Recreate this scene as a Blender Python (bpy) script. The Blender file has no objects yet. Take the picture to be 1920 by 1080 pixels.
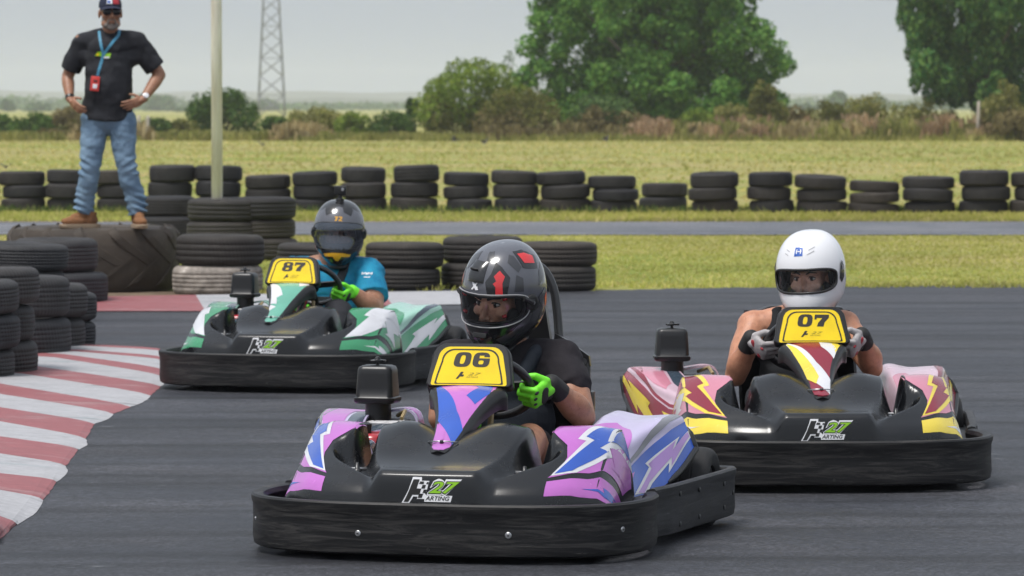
import bpy, bmesh, math, random
import numpy as np
from math import sin, cos, pi, radians, atan2, sqrt
from mathutils import Vector, Matrix, Euler
from mathutils.geometry import delaunay_2d_cdt

random.seed(7)
RNG = np.random.default_rng(11)
SC = bpy.context.scene
COL = SC.collection

# ------------------------------------------------------------------ camera model
FPX = 7434.0
CAMH = 1.43
HORIZ = 200.0
PITCH = math.atan((540 - HORIZ) / FPX)


def ray(px, py):
    x = (px - 960) / FPX
    y = -(py - 540) / FPX
    return Vector((x, cos(PITCH) + y * sin(PITCH), -sin(PITCH) + y * cos(PITCH)))


def G(px, py, z=0.0):
    """point of the photograph lying at height z"""
    r = ray(px, py)
    t = (z - CAMH) / r.z
    return Vector((r.x * t, r.y * t, z))


def D(px, py, d):
    """point of the photograph at distance d along the track"""
    r = ray(px, py)
    t = d / r.y
    return Vector((r.x * t, d, CAMH + r.z * t))


# ------------------------------------------------------------------ small helpers
def lin1(v):
    v /= 255.0
    return v / 12.92 if v <= 0.04045 else ((v + 0.055) / 1.055) ** 2.4


def rgb(r, g, b):
    return (lin1(r), lin1(g), lin1(b), 1.0)


def sm(a, b, x):
    if a == b:
        return 0.0 if x < a else 1.0
    t = min(1.0, max(0.0, (x - a) / (b - a)))
    return t * t * (3 - 2 * t)


def lerp(a, b, t):
    return a + (b - a) * t


def tab(x, xs, ys):
    return float(np.interp(x, xs, ys))


def ctab(x, xs, ys):
    """smooth table lookup (Catmull-Rom)"""
    n = len(xs)
    if x <= xs[0]:
        return ys[0]
    if x >= xs[-1]:
        return ys[-1]
    i = max(j for j in range(n - 1) if xs[j] <= x)
    h = xs[i + 1] - xs[i]
    t = (x - xs[i]) / h

    def m(k):
        if k == 0:
            return (ys[1] - ys[0]) / (xs[1] - xs[0])
        if k == n - 1:
            return (ys[-1] - ys[-2]) / (xs[-1] - xs[-2])
        return (ys[k + 1] - ys[k - 1]) / (xs[k + 1] - xs[k - 1])
    t2, t3 = t * t, t * t * t
    return ((2 * t3 - 3 * t2 + 1) * ys[i] + (t3 - 2 * t2 + t) * h * m(i)
            + (-2 * t3 + 3 * t2) * ys[i + 1] + (t3 - t2) * h * m(i + 1))


# ------------------------------------------------------------------ materials
class NT:
    def __init__(s, name):
        s.m = bpy.data.materials.new(name)
        s.m.use_nodes = True
        s.t = s.m.node_tree
        s.b = s.t.nodes['Principled BSDF']

    def n(s, typ, **kw):
        nd = s.t.nodes.new(typ)
        for k, v in kw.items():
            if hasattr(nd, k):
                setattr(nd, k, v)
            else:
                nd.inputs[k].default_value = v
        return nd

    def l(s, a, ao, b, bi):
        s.t.links.new(a.outputs[ao], b.inputs[bi])

    def set(s, **kw):
        for k, v in kw.items():
            s.b.inputs[k.replace('_', ' ')].default_value = v

    def coords(s, kind='Object', scale=(1, 1, 1)):
        tc = s.n('ShaderNodeTexCoord')
        mp = s.n('ShaderNodeMapping')
        mp.inputs['Scale'].default_value = scale
        s.l(tc, kind, mp, 'Vector')
        return mp

    def noise(s, scale, detail=4, rough=0.55, src=None, dist=0.0):
        nz = s.n('ShaderNodeTexNoise')
        nz.inputs['Scale'].default_value = scale
        nz.inputs['Detail'].default_value = detail
        nz.inputs['Roughness'].default_value = rough
        nz.inputs['Distortion'].default_value = dist
        if src:
            s.l(src, 'Vector', nz, 'Vector')
        return nz

    def ramp(s, src, out, stops):
        r = s.n('ShaderNodeValToRGB')
        el = r.color_ramp.elements
        el[0].position, el[0].color = stops[0]
        el[1].position, el[1].color = stops[-1]
        for p, c in stops[1:-1]:
            e = el.new(p)
            e.color = c
        s.l(src, out, r, 'Fac')
        return r

    def mix(s, fac, a, b, blend='MIX'):
        """fac/a/b: (node, output) or constant"""
        m = s.n('ShaderNodeMix')
        m.data_type = 'RGBA'
        m.blend_type = blend
        for v, i in ((fac, 0), (a, 6), (b, 7)):
            if isinstance(v, tuple) and hasattr(v[0], 'outputs'):
                s.t.links.new(v[0].outputs[v[1]], m.inputs[i])
            else:
                m.inputs[i].default_value = v
        return (m, 2)

    def col(s, src):
        s.t.links.new(src[0].outputs[src[1]], s.b.inputs['Base Color'])

    def bump(s, src, out, strength=0.3, dist=0.01):
        bp = s.n('ShaderNodeBump')
        bp.inputs['Strength'].default_value = strength
        bp.inputs['Distance'].default_value = dist
        s.l(src, out, bp, 'Height')
        s.l(bp, 'Normal', s.b, 'Normal')


def grey(v):
    return (v, v, v, 1)


MATS = {}


def mat(name, c, rough=0.5, metal=0.0, coat=0.0, var=0.0, vscale=8.0, c2=None, bump=0.0, bscale=60.0, bdist=0.003,
        spec=0.5, rvar=0.0, coords='Object', scale=(1, 1, 1)):
    """principled paint / cloth / plastic with noise variation"""
    if name in MATS:
        return MATS[name]
    t = NT(name)
    t.set(Base_Color=c, Roughness=rough, Metallic=metal)
    t.b.inputs['Coat Weight'].default_value = coat
    t.b.inputs['Coat Roughness'].default_value = 0.08
    t.b.inputs['Specular IOR Level'].default_value = spec
    src = t.coords(coords, scale)
    if var or c2:
        nz = t.noise(vscale, 5, 0.6, src)
        cc = c2 or tuple([min(1, x * (1 + var)) for x in c[:3]] + [1])
        ca = c if c2 else tuple([x * (1 - var) for x in c[:3]] + [1])
        r = t.ramp(nz, 'Fac', [(0.35, ca), (0.68, cc)])
        t.col((r, 0))
    if rvar:
        nz = t.noise(vscale * 1.7, 6, 0.65, src)
        r = t.ramp(nz, 'Fac', [(0.3, grey(max(0, rough - rvar))), (0.7, grey(min(1, rough + rvar)))])
        t.l(r, 'Color', t.b, 'Roughness')
    if bump:
        nz = t.noise(bscale, 4, 0.6, src)
        t.bump(nz, 'Fac', bump, bdist)
    MATS[name] = t.m
    return t.m


# ------------------------------------------------------------------ mesh builder
class MB:
    def __init__(s):
        s.v = []
        s.f = []
        s.mi = []
        s.mats = []

    def m(s, material):
        if material not in s.mats:
            s.mats.append(material)
        return s.mats.index(material)

    def add(s, verts, faces, material=None, M=None):
        o = len(s.v)
        if M is not None:
            verts = [M @ Vector(v) for v in verts]
        s.v.extend([tuple(v) for v in verts])
        k = s.m(material) if material is not None else 0
        for f in faces:
            s.f.append(tuple(i + o for i in f))
            s.mi.append(k)
        return s

    def box(s, c, size, material=None, R=None, bev=0.0):
        bm = bmesh.new()
        bmesh.ops.create_cube(bm, size=1.0)
        for v in bm.verts:
            v.co = Vector((v.co.x * size[0], v.co.y * size[1], v.co.z * size[2]))
        if bev:
            bmesh.ops.bevel(bm, geom=list(bm.edges), offset=bev, segments=3, profile=0.6, affect='EDGES')
        Mx = Matrix.Translation(c) @ (R.to_4x4() if R is not None else Matrix.Identity(4))
        bm.verts.index_update()
        s.add([v.co.copy() for v in bm.verts], [[v.index for v in f.verts] for f in bm.faces], material, Mx)
        bm.free()
        return s

    def tube(s, pts, r, material=None, n=10, closed=False, caps=True):
        pts = [Vector(p) for p in pts]
        N = len(pts)
        rs = r if isinstance(r, (list, tuple)) else [r] * N
        prev = None
        vs, fs = [], []
        for i, p in enumerate(pts):
            a = pts[(i - 1) % N] if (closed or i > 0) else p
            b = pts[(i + 1) % N] if (closed or i < N - 1) else p
            t = (b - a).normalized()
            if prev is None:
                up = Vector((0, 0, 1)) if abs(t.z) < 0.9 else Vector((1, 0, 0))
                x = t.cross(up).normalized()
            else:
                x = (prev - t * prev.dot(t)).normalized()
            prev = x
            y = t.cross(x)
            for k in range(n):
                an = 2 * pi * k / n
                vs.append(p + (x * cos(an) + y * sin(an)) * rs[i])
        for i in range(N if closed else N - 1):
            j = (i + 1) % N
            for k in range(n):
                k2 = (k + 1) % n
                fs.append((i * n + k, i * n + k2, j * n + k2, j * n + k))
        if not closed and caps:
            fs.append(tuple(range(n - 1, -1, -1)))
            fs.append(tuple((N - 1) * n + k for k in range(n)))
        return s.add(vs, fs, material)

    def lathe(s, prof, material=None, n=32, M=None, closed=True):
        """prof: (r, z) points round the Z axis"""
        vs, fs = [], []
        N = len(prof)
        for (r, z) in prof:
            for k in range(n):
                a = 2 * pi * k / n
                vs.append((r * cos(a), r * sin(a), z))
        for i in range(N if closed else N - 1):
            j = (i + 1) % N
            for k in range(n):
                k2 = (k + 1) % n
                fs.append((i * n + k, i * n + k2, j * n + k2, j * n + k))
        if not closed:
            fs.append(tuple(range(n - 1, -1, -1)))
            fs.append(tuple((N - 1) * n + k for k in range(n)))
        return s.add(vs, fs, material, M)

    def loft(s, secs, material=None, closed=True, caps=True):
        n = len(secs[0])
        vs = [p for sec in secs for p in sec]
        fs = []
        for i in range(len(secs) - 1):
            for k in range(n if closed else n - 1):
                k2 = (k + 1) % n
                fs.append((i * n + k, i * n + k2, (i + 1) * n + k2, (i + 1) * n + k))
        if caps and closed:
            fs.append(tuple(range(n - 1, -1, -1)))
            fs.append(tuple((len(secs) - 1) * n + k for k in range(n)))
        return s.add(vs, fs, material)

    def shell(s, surf, us, vs_, material=None, th=0.006, skip=None):
        """thick sheet over a parametric surface"""
        nu, nv = len(us), len(vs_)
        A, B = [], []
        for u in us:
            for v in vs_:
                p, nn = surf_n(surf, u, v)
                A.append(p)
                B.append(p - nn * th)
        fs = []
        keep = {}
        for i in range(nu - 1):
            for j in range(nv - 1):
                if skip and skip((us[i] + us[i + 1]) / 2, (vs_[j] + vs_[j + 1]) / 2):
                    continue
                keep[(i, j)] = 1
        o = nu * nv
        for (i, j) in keep:
            a, b, c, d = i * nv + j, (i + 1) * nv + j, (i + 1) * nv + j + 1, i * nv + j + 1
            fs.append((a, b, c, d))
            fs.append((o + d, o + c, o + b, o + a))
            for (di, dj, e0, e1) in ((0, -1, a, b), (1, 0, b, c), (0, 1, c, d), (-1, 0, d, a)):
                if (i + di, j + dj) not in keep:
                    fs.append((e1, e0, o + e0, o + e1))
        return s.add(A + B, fs, material)

    def region(s, reg, surf, off, material):
        """flat region laid on a surface"""
        V2, T = reg
        vs = []
        for (u, v) in V2:
            p, nn = surf_n(surf, u, v)
            vs.append(p + nn * off)
        return s.add(vs, T, material)

    def build(s, name, parent=None, mats=None, smooth=True, loc=None, rot=None, angle=None):
        me = bpy.data.meshes.new(name)
        me.from_pydata(s.v, [], s.f)
        for m_ in (mats or s.mats):
            me.materials.append(m_)
        if len(me.materials) > 1:
            me.polygons.foreach_set('material_index', s.mi)
        bm = bmesh.new()
        bm.from_mesh(me)
        if s.fixn:
            bmesh.ops.recalc_face_normals(bm, faces=bm.faces)
        bm.to_mesh(me)
        bm.free()
        if smooth:
            me.polygons.foreach_set('use_smooth', [True] * len(me.polygons))
            if angle:
                me.set_sharp_from_angle(angle=radians(angle))
        me.update()
        o = bpy.data.objects.new(name, me)
        COL.objects.link(o)
        if parent is not None:
            o.parent = parent
        if loc is not None:
            o.location = loc
        if rot is not None:
            o.rotation_euler = rot
        return o
    fixn = False


def surf_n(surf, u, v, e=1e-3):
    p = Vector(surf(u, v))
    du = Vector(surf(u + e, v)) - Vector(surf(u - e, v))
    dv = Vector(surf(u, v + e)) - Vector(surf(u, v - e))
    n = du.cross(dv)
    if n.length < 1e-12:
        n = Vector((0, 0, 1))
    return p, n.normalized()


def inside(poly, x, y):
    c = False
    j = len(poly) - 1
    for i in range(len(poly)):
        xi, yi = poly[i]
        xj, yj = poly[j]
        if (yi > y) != (yj > y) and x < (xj - xi) * (y - yi) / (yj - yi) + xi:
            c = not c
        j = i
    return c


def region(adds, subs=(), step=0.02):
    """triangulate (union of adds) minus subs, with crisp edges and interior points every step"""
    verts, edges = [], []
    for poly in list(adds) + list(subs):
        pts = []
        for i, p in enumerate(poly):
            q = poly[(i + 1) % len(poly)]
            L = math.hypot(q[0] - p[0], q[1] - p[1])
            k = max(1, int(L / step))
            for j in range(k):
                pts.append((lerp(p[0], q[0], j / k), lerp(p[1], q[1], j / k)))
        o = len(verts)
        verts += pts
        edges += [(o + i, o + (i + 1) % len(pts)) for i in range(len(pts))]
    xs = [v[0] for v in verts]
    ys = [v[1] for v in verts]

    def ok(x, y):
        return any(inside(p, x, y) for p in adds) and not any(inside(p, x, y) for p in subs)
    x = min(xs) + step * 0.53
    r = 0
    while x < max(xs):
        y = min(ys) + step * (0.51 if r % 2 else 0.03)
        while y < max(ys):
            if ok(x, y):
                verts.append((x, y))
            y += step
        x += step * 0.9
        r += 1
    res = delaunay_2d_cdt([Vector(v) for v in verts], edges, [], 0, 1e-6)
    V2 = [tuple(v) for v in res[0]]
    T = []
    for f in res[2]:
        cx = sum(V2[i][0] for i in f) / len(f)
        cy = sum(V2[i][1] for i in f) / len(f)
        if ok(cx, cy):
            T.append(tuple(f))
    return V2, T


def sup(cx, cy, rx, ry, n=2.6, k=28, sl=0.0):
    """superellipse outline"""
    out = []
    for i in range(k):
        a = 2 * pi * i / k
        c, s_ = cos(a), sin(a)
        y = ry * math.copysign(abs(s_) ** (2 / n), s_)
        out.append((cx + rx * math.copysign(abs(c) ** (2 / n), c) + sl * y, cy + y))
    return out


def text2d(body, size=1.0, bold=0.0, shear=0.0, step=None):
    cu = bpy.data.curves.new('txt', 'FONT')
    cu.body = body
    cu.size = size
    cu.offset = bold
    cu.shear = shear
    cu.resolution_u = 3
    o = bpy.data.objects.new('txt', cu)
    COL.objects.link(o)
    dg = bpy.context.evaluated_depsgraph_get()
    me = bpy.data.meshes.new_from_object(o.evaluated_get(dg))
    V2 = [(v.co.x, v.co.y) for v in me.vertices]
    T = [tuple(p.vertices) for p in me.polygons]
    bpy.data.objects.remove(o)
    bpy.data.curves.remove(cu)
    bpy.data.meshes.remove(me)
    return V2, T


def fit(reg, x0, y0, x1, y1):
    V, T = reg
    ax, bx = min(v[0] for v in V), max(v[0] for v in V)
    ay, by = min(v[1] for v in V), max(v[1] for v in V)
    return [(x0 + (v[0] - ax) / (bx - ax) * (x1 - x0), y0 + (v[1] - ay) / (by - ay) * (y1 - y0)) for v in V], T


def mapreg(reg, fn):
    return [fn(*v) for v in reg[0]], reg[1]


def digit(ch, w=0.62, h=1.0):
    """fat racing numeral in a w x h box at the origin"""
    if ch == '0':
        return region([sup(w / 2, h / 2, w / 2, h / 2, 3.2)], [sup(w / 2, h / 2, w * 0.15, h * 0.3, 3)], 0.3)
    if ch == '6':
        return region([sup(w / 2, h / 2, w / 2, h / 2, 3.2)],
                      [sup(w / 2, h * 0.33, w * 0.15, h * 0.14, 3), [(w * 0.36, h * 0.6), (w * 1.1, h * 0.6), (w * 1.1, h * 0.69), (w * 0.64, h * 0.69), (w * 0.64, h * 0.79), (w * 0.36, h * 0.79)]], 0.3)
    if ch == '8':
        return region([sup(w / 2, h * 0.73, w * 0.47, h * 0.27, 3), sup(w / 2, h * 0.29, w / 2, h * 0.29, 3)],
                      [sup(w / 2, h * 0.74, w * 0.13, h * 0.1, 3), sup(w / 2, h * 0.28, w * 0.15, h * 0.11, 3)], 0.3)
    return region([[(0, h * 0.97), (w, h * 0.97), (w, h * 0.72), (w * 0.72, h * 0.36), (w * 0.66, 0.02), (w * 0.22, 0.02), (w * 0.28, h * 0.32), (w * 0.55, h * 0.7), (w * 0.16, h * 0.7), (w * 0.14, h * 0.58), (0, h * 0.58)]], [], 0.3)


# ------------------------------------------------------------------ fused (single surface) bodies
def rotz(v):
    """matrix whose Z axis is v"""
    return Vector(v).normalized().to_track_quat('Z', 'Y').to_matrix()


def cap(p0, p1, r0, r1, flat0=False, flat1=False, sx=1.0, sy=1.0, R=None, n=16):
    """closed tapered capsule"""
    p0, p1 = Vector(p0), Vector(p1)
    d = p1 - p0
    L = d.length
    R = R or rotz(d)
    prof = []
    if flat0:
        prof.append((r0, 0.0))
    else:
        for i in range(1, 6):
            a = pi / 2 * i / 5
            prof.append((r0 * sin(a), -r0 * cos(a)))
    if flat1:
        prof.append((r1, L))
    else:
        for i in range(5):
            a = pi / 2 * i / 5
            prof.append((r1 * cos(a), L + r1 * sin(a)))
    mb = MB()
    Mx = Matrix.Translation(p0) @ R.to_4x4() @ Matrix.Diagonal((sx, sy, 1, 1))
    mb.lathe(prof, None, n, Mx, closed=False)
    return mb


def ell(c, r, R=None, n=18):
    mb = MB()
    prof = [(sin(pi * i / 12), -cos(pi * i / 12)) for i in range(1, 12)]
    Mx = Matrix.Translation(c) @ (R.to_4x4() if R is not None else Matrix.Identity(4)) @ Matrix.Diagonal((r[0], r[1], r[2], 1))
    mb.lathe(prof, None, n, Mx, closed=False)
    return mb


def chain(pts, rs, **kw):
    return [cap(pts[i], pts[i + 1], rs[i], rs[i + 1], **kw) for i in range(len(pts) - 1)]


def fuse(prims, voxel=0.006, smooth=4, M=None):
    """union of closed primitives as one continuous surface -> (verts, faces)"""
    mb = MB()
    for p in prims:
        mb.add(p.v, p.f)
    me = bpy.data.meshes.new('tmp')
    me.from_pydata(mb.v, [], mb.f)
    o = bpy.data.objects.new('tmp', me)
    COL.objects.link(o)
    r = o.modifiers.new('r', 'REMESH')
    r.mode = 'VOXEL'
    r.voxel_size = voxel
    if smooth:
        s_ = o.modifiers.new('s', 'SMOOTH')
        s_.factor = 0.5
        s_.iterations = smooth
    dg = bpy.context.evaluated_depsgraph_get()
    me2 = bpy.data.meshes.new_from_object(o.evaluated_get(dg))
    vs = [v.co.copy() for v in me2.vertices]
    fs = [tuple(p.vertices) for p in me2.polygons]
    bpy.data.objects.remove(o)
    bpy.data.meshes.remove(me)
    bpy.data.meshes.remove(me2)
    if M is not None:
        vs = [M @ v for v in vs]
    return vs, fs


# ------------------------------------------------------------------ tagging
def tag(o, label, cat=None, group=None, kind=None):
    o['label'] = label
    if cat:
        o['category'] = cat
    if group:
        o['group'] = group
    if kind:
        o['kind'] = kind
    return o


def thing(name, label, cat, loc=(0, 0, 0), rz=0.0, group=None):
    o = bpy.data.objects.new(name, None)
    o.empty_display_size = 0.1
    COL.objects.link(o)
    o.location = loc
    o.rotation_euler = (0, 0, rz)
    return tag(o, label, cat, group)
# ================================================================== camera, light, air
cam_d = bpy.data.cameras.new('camera')
cam = bpy.data.objects.new('camera', cam_d)
COL.objects.link(cam)
cam.location = (0, 0, CAMH)
cam.rotation_euler = (pi / 2 - PITCH, 0, 0)
cam_d.sensor_width = 36.0
cam_d.lens = FPX / 1920 * 36.0
cam_d.clip_end = 20000
cam_d.clip_start = 0.1
cam_d.dof.use_dof = True
cam_d.dof.focus_distance = 13.2
cam_d.dof.aperture_fstop = 10.0
SC.camera = cam

SUN_EL, SUN_AZ = radians(66), atan2(-0.65, -0.62)
w = bpy.data.worlds.new('World')
SC.world = w
w.use_nodes = True
wt = w.node_tree
bg = wt.nodes['Background']
sky = wt.nodes.new('ShaderNodeTexSky')
sky.sky_type = 'NISHITA'
sky.sun_disc = False
sky.sun_elevation = SUN_EL
sky.sun_rotation = SUN_AZ
sky.air_density = 1.6
sky.dust_density = 6.0
sky.ozone_density = 2.0
hs = wt.nodes.new('ShaderNodeHueSaturation')
hs.inputs['Saturation'].default_value = 0.35
wt.links.new(sky.outputs[0], hs.inputs['Color'])
ov = wt.nodes.new('ShaderNodeMix')
ov.data_type = 'RGBA'
ov.inputs[0].default_value = 0.72
ov.inputs[7].default_value = (2.82, 3.16, 3.66, 1)      # even overcast veil over the sky
wt.links.new(hs.outputs[0], ov.inputs[6])
wt.links.new(ov.outputs[2], bg.inputs['Color'])
bg.inputs['Strength'].default_value = 0.15
sun_d = bpy.data.lights.new('sun', 'SUN')
sun_d.energy = 2.1
sun_d.angle = radians(20)
sun_d.color = (1.0, 0.97, 0.93)
sun = bpy.data.objects.new('sun', sun_d)
COL.objects.link(sun)
sd = Vector((sin(SUN_AZ) * cos(SUN_EL), cos(SUN_AZ) * cos(SUN_EL), sin(SUN_EL)))
sun.rotation_euler = sd.to_track_quat('Z', 'Y').to_euler()
SC.view_settings.view_transform = 'Standard'
SC.view_settings.look = 'None'
SC.view_settings.exposure = 0.46
SC.view_settings.gamma = 1.0
SC.render.engine = 'CYCLES'
SC.cycles.use_denoising = True
SC.cycles.max_bounces = 8
SC.cycles.diffuse_bounces = 3
SC.cycles.glossy_bounces = 3
SC.cycles.transparent_max_bounces = 12
SC.cycles.volume_bounces = 2
SC.cycles.use_adaptive_sampling = True
SC.cycles.adaptive_threshold = 0.02
SC.cycles.sample_clamp_indirect = 6.0

hm = bpy.data.materials.new('haze_air')
hm.use_nodes = True
ht = hm.node_tree
ht.nodes.remove(ht.nodes['Principled BSDF'])
pv = ht.nodes.new('ShaderNodeVolumePrincipled')
pv.inputs['Color'].default_value = (0.95, 0.965, 1.0, 1)
pv.inputs['Density'].default_value = 0.00026
pv.inputs['Anisotropy'].default_value = 0.2
ht.links.new(pv.outputs[0], ht.nodes['Material Output'].inputs['Volume'])
mb = MB()
mb.box((0, 2500, 24), (7000, 5200, 50), hm)
tag(mb.build('haze', smooth=False), 'pale haze hanging over the fields', 'haze', kind='stuff')


# ================================================================== ground and track
def sheet(name, poly, m, z, kind='structure', label=None, step=None):
    mb = MB()
    if step:
        V2, T = region([poly], [], step)
    else:
        V2, T = poly, [tuple(range(len(poly)))]
    mb.add([(x, y, z) for x, y in V2], T, m)
    o = mb.build(name, smooth=False)
    o['kind'] = kind
    if label:
        o['label'] = label
    return o


def grass_ground():
    t = NT('grass_ground')
    t.set(Roughness=0.95)
    t.b.inputs['Specular IOR Level'].default_value = 0.1
    c = t.coords('Object')
    big = t.noise(1.0, 5, 0.65, t.coords('Object', (0.10, 0.16, 1)), 0.5)
    mid = t.noise(1.3, 5, 0.65, c)
    fine = t.noise(22, 4, 0.7, c)
    g = t.ramp(mid, 'Fac', [(0.3, (0.15, 0.215, 0.042, 1)), (0.55, (0.27, 0.30, 0.07, 1)), (0.75, (0.40, 0.38, 0.13, 1))])
    s = t.ramp(fine, 'Fac', [(0.25, (0.30, 0.255, 0.105, 1)), (0.8, (0.47, 0.39, 0.18, 1))])
    k = t.ramp(big, 'Fac', [(0.40, grey(0.0)), (0.60, grey(0.95))])
    m1 = t.mix((k, 0), (g, 0), (s, 0))
    f = t.ramp(fine, 'Fac', [(0.2, grey(0.84)), (0.8, grey(1.1))])
    m2 = t.mix(0.8, m1, (f, 0), 'MULTIPLY')
    t.col(m2)
    t.bump(fine, 'Fac', 0.8, 0.05)
    return t.m


def asphalt(name, base, light, detail=True):
    t = NT(name)
    c = t.coords('Object')
    st = t.noise(1.0, 5, 0.62, t.coords('Object', (0.22, 1.1, 1)), 0.5)
    st2 = t.noise(1.0, 5, 0.7, t.coords('Object', (0.8, 5.0, 1)), 0.8)
    gr = t.noise(70, 3, 0.8, c)
    g2 = t.noise(17, 5, 0.75, c)
    pt = t.noise(1.0, 6, 0.7, t.coords('Object', (0.45, 0.8, 1)), 1.2)
    a = t.ramp(st, 'Fac', [(0.34, base), (0.66, light)])
    b = t.ramp(st2, 'Fac', [(0.33, grey(0.74)), (0.5, grey(1.0)), (0.70, grey(1.18))])
    m1 = t.mix(0.5, (a, 0), (b, 0), 'MULTIPLY')
    g = t.ramp(gr, 'Fac', [(0.30, grey(0.25)), (0.50, grey(1.0)), (0.68, grey(2.6))])
    m2 = t.mix(0.85, m1, (g, 0), 'MULTIPLY')
    gg = t.ramp(g2, 'Fac', [(0.32, grey(0.62)), (0.5, grey(1.0)), (0.68, grey(1.45))])
    m2 = t.mix(0.8, m2, (gg, 0), 'MULTIPLY')
    p = t.ramp(pt, 'Fac', [(0.33, (0.52, 0.54, 0.60, 1)), (0.5, (1.0, 1.0, 1.0, 1)), (0.64, (1.48, 1.42, 1.36, 1))])
    m3 = t.mix(1.0, m2, (p, 0), 'MULTIPLY')
    # rubber laid down along the racing line, sweeping round the bend
    for sc_, rot, dist, lo in ((0.23, 0.12, 3.0, 0.35), (0.37, -0.30, 5.0, 0.45)):
        wv = t.n('ShaderNodeTexWave')
        wv.bands_direction = 'Y'
        wv.inputs['Scale'].default_value = sc_
        wv.inputs['Distortion'].default_value = dist
        wv.inputs['Detail'].default_value = 3
        wv.inputs['Detail Scale'].default_value = 0.18
        mp = t.coords('Object', (0.30, 1.0, 1))
        mp.inputs['Rotation'].default_value = (0, 0, rot)
        t.l(mp, 'Vector', wv, 'Vector')
        wr = t.ramp(wv, 'Fac', [(0.0, grey(lo)), (0.05, grey(0.85)), (0.16, grey(1.0))])
        m3 = t.mix(0.65, m3, (wr, 0), 'MULTIPLY')
    # pale scrapes
    sc = t.noise(1.0, 2, 0.5, t.coords('Object', (4.0, 16, 1)), 2.0)
    sr = t.ramp(sc, 'Fac', [(0.71, grey(0)), (0.78, grey(0.5))])
    m5 = t.mix((sr, 0), m3, (0.20, 0.205, 0.215, 1))
    t.col(m5)
    r = t.ramp(pt, 'Fac', [(0.3, grey(0.48)), (0.7, grey(0.72))])
    t.l(r, 'Color', t.b, 'Roughness')
    t.b.inputs['Specular IOR Level'].default_value = 0.4
    t.bump(gr, 'Fac', 0.8, 0.008)
    return t.m


m_grass = grass_ground()
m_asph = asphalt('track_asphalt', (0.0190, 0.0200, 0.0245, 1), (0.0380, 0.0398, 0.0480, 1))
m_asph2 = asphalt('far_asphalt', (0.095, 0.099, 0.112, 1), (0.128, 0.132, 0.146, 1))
m_dirt = mat('track_dirt', (0.16, 0.12, 0.085, 1), 0.95, var=0.35, vscale=3, bump=0.5, bscale=30, bdist=0.02, spec=0.1)

sheet('ground', [(-3500, -60), (3500, -60), (3500, 5000), (-3500, 5000)], m_grass, -0.004)
# front track: everything on this side of the lawn
edge = [G(-700, 556), G(180, 553), G(520, 547), G(870, 543), G(1120, 546), G(1300, 541), (G(1600, 538)), G(1920, 534), G(2600, 528)]
rnd = random.Random(3)
ep = []
for i in range(len(edge) - 1):
    for j in range(14):
        p = edge[i].lerp(edge[i + 1], j / 14)
        ep.append((p.x, p.y + rnd.uniform(-0.07, 0.07)))
sheet('track', ep + [(30, 31), (30, -20), (-30, -20), (-30, 29)], m_asph, 0.004)
p0, p1, p2, p3 = G(-900, 440.5), G(2900, 441), G(2900, 416), G(-900, 418)
ep = []
for a, b, n in ((p0, p1, 70), (p2, p3, 70)):
    for j in range(n):
        p = a.lerp(b, j / n)
        ep.append((p.x, p.y + rnd.uniform(-0.08, 0.08)))
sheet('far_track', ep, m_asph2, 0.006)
a, b = G(-900, 417.9), G(2900, 416)
sheet('dirt_verge', [(a.x, a.y - 0.1), (b.x, b.y - 0.1), (b.x, b.y + 0.75), (a.x, a.y + 0.75)], m_dirt, 0.002)
sheet('dirt_patch', [(-8, 29.2), (-1.9, 29.4), (-1.7, 30.3), (-8, 31.6)], m_dirt, 0.008)


# kerb: painted stripes on a low slab
def paint(name, c, worn, lo=0.60, hi=0.72):
    t = NT(name)
    t.set(Roughness=0.6)
    src = t.coords('Object', (1, 2.5, 1))
    nz = t.noise(2.2, 6, 0.7, src, 0.4)
    fi = t.noise(45, 3, 0.7, src)
    sp = t.noise(9, 5, 0.7, src)
    k = t.ramp(nz, 'Fac', [(lo, grey(0.0)), (hi, grey(0.9))])
    v = t.ramp(sp, 'Fac', [(0.3, tuple([x * 0.8 for x in c[:3]] + [1])), (0.7, tuple([min(1, x * 1.12) for x in c[:3]] + [1]))])
    a_ = t.mix((k, 0), (v, 0), worn)
    g = t.ramp(fi, 'Fac', [(0.3, grey(0.70)), (0.6, grey(1.05))])
    a_ = t.mix(0.8, a_, (g, 0), 'MULTIPLY')
    for scl, rt, th_ in (((1.0, 9.0, 1), 0.9, 0.60), ((1.6, 14.0, 1), 0.55, 0.64), ((5, 5, 1), 0, 0.66)):
        mp = t.coords('Object', scl)
        mp.inputs['Rotation'].default_value = (0, 0, rt)
        tm = t.noise(1.0, 4, 0.65, mp, 0.6)
        tr_ = t.ramp(tm, 'Fac', [(th_, grey(0)), (th_ + 0.10, grey(0.62))])
        a_ = t.mix((tr_, 0), a_, (0.075, 0.07, 0.068, 1))
    t.col(a_)
    t.bump(fi, 'Fac', 0.3, 0.004)
    return t.m


m_kw = paint('kerb_white', (0.39, 0.385, 0.40, 1), (0.20, 0.27, 0.28, 1), 0.56, 0.75)
m_kr = paint('kerb_red', (0.28, 0.085, 0.092, 1), (0.33, 0.20, 0.20, 1), 0.52, 0.68)
m_kc = mat('kerb_concrete', (0.22, 0.21, 0.20, 1), 0.9, var=0.2)
KL = [(400, 28, 750, 30), (395, 36, 750, 40), (380, 54, 750, 66), (350, 62, 750, 80), (300, 75, 750, 122), (255, 90, 745, 152), (150, 128, 742, 198),
      (100, 165, 690, 240), (0, 212, 600, 292), (0, 260, 520, 324), (0, 322, 432, 370), (0, 388, 392, 438), (0, 458, 362, 487), (0, 538, 300, 562),
      (0, 630, 262, 634), (0, 708, 195, 718), (0, 830, 75, 830), (0, 915, -30, 915)]


def kpt(x, y, z):
    return G(x * 0.4075, 640 + y * 0.4075, z)


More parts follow.
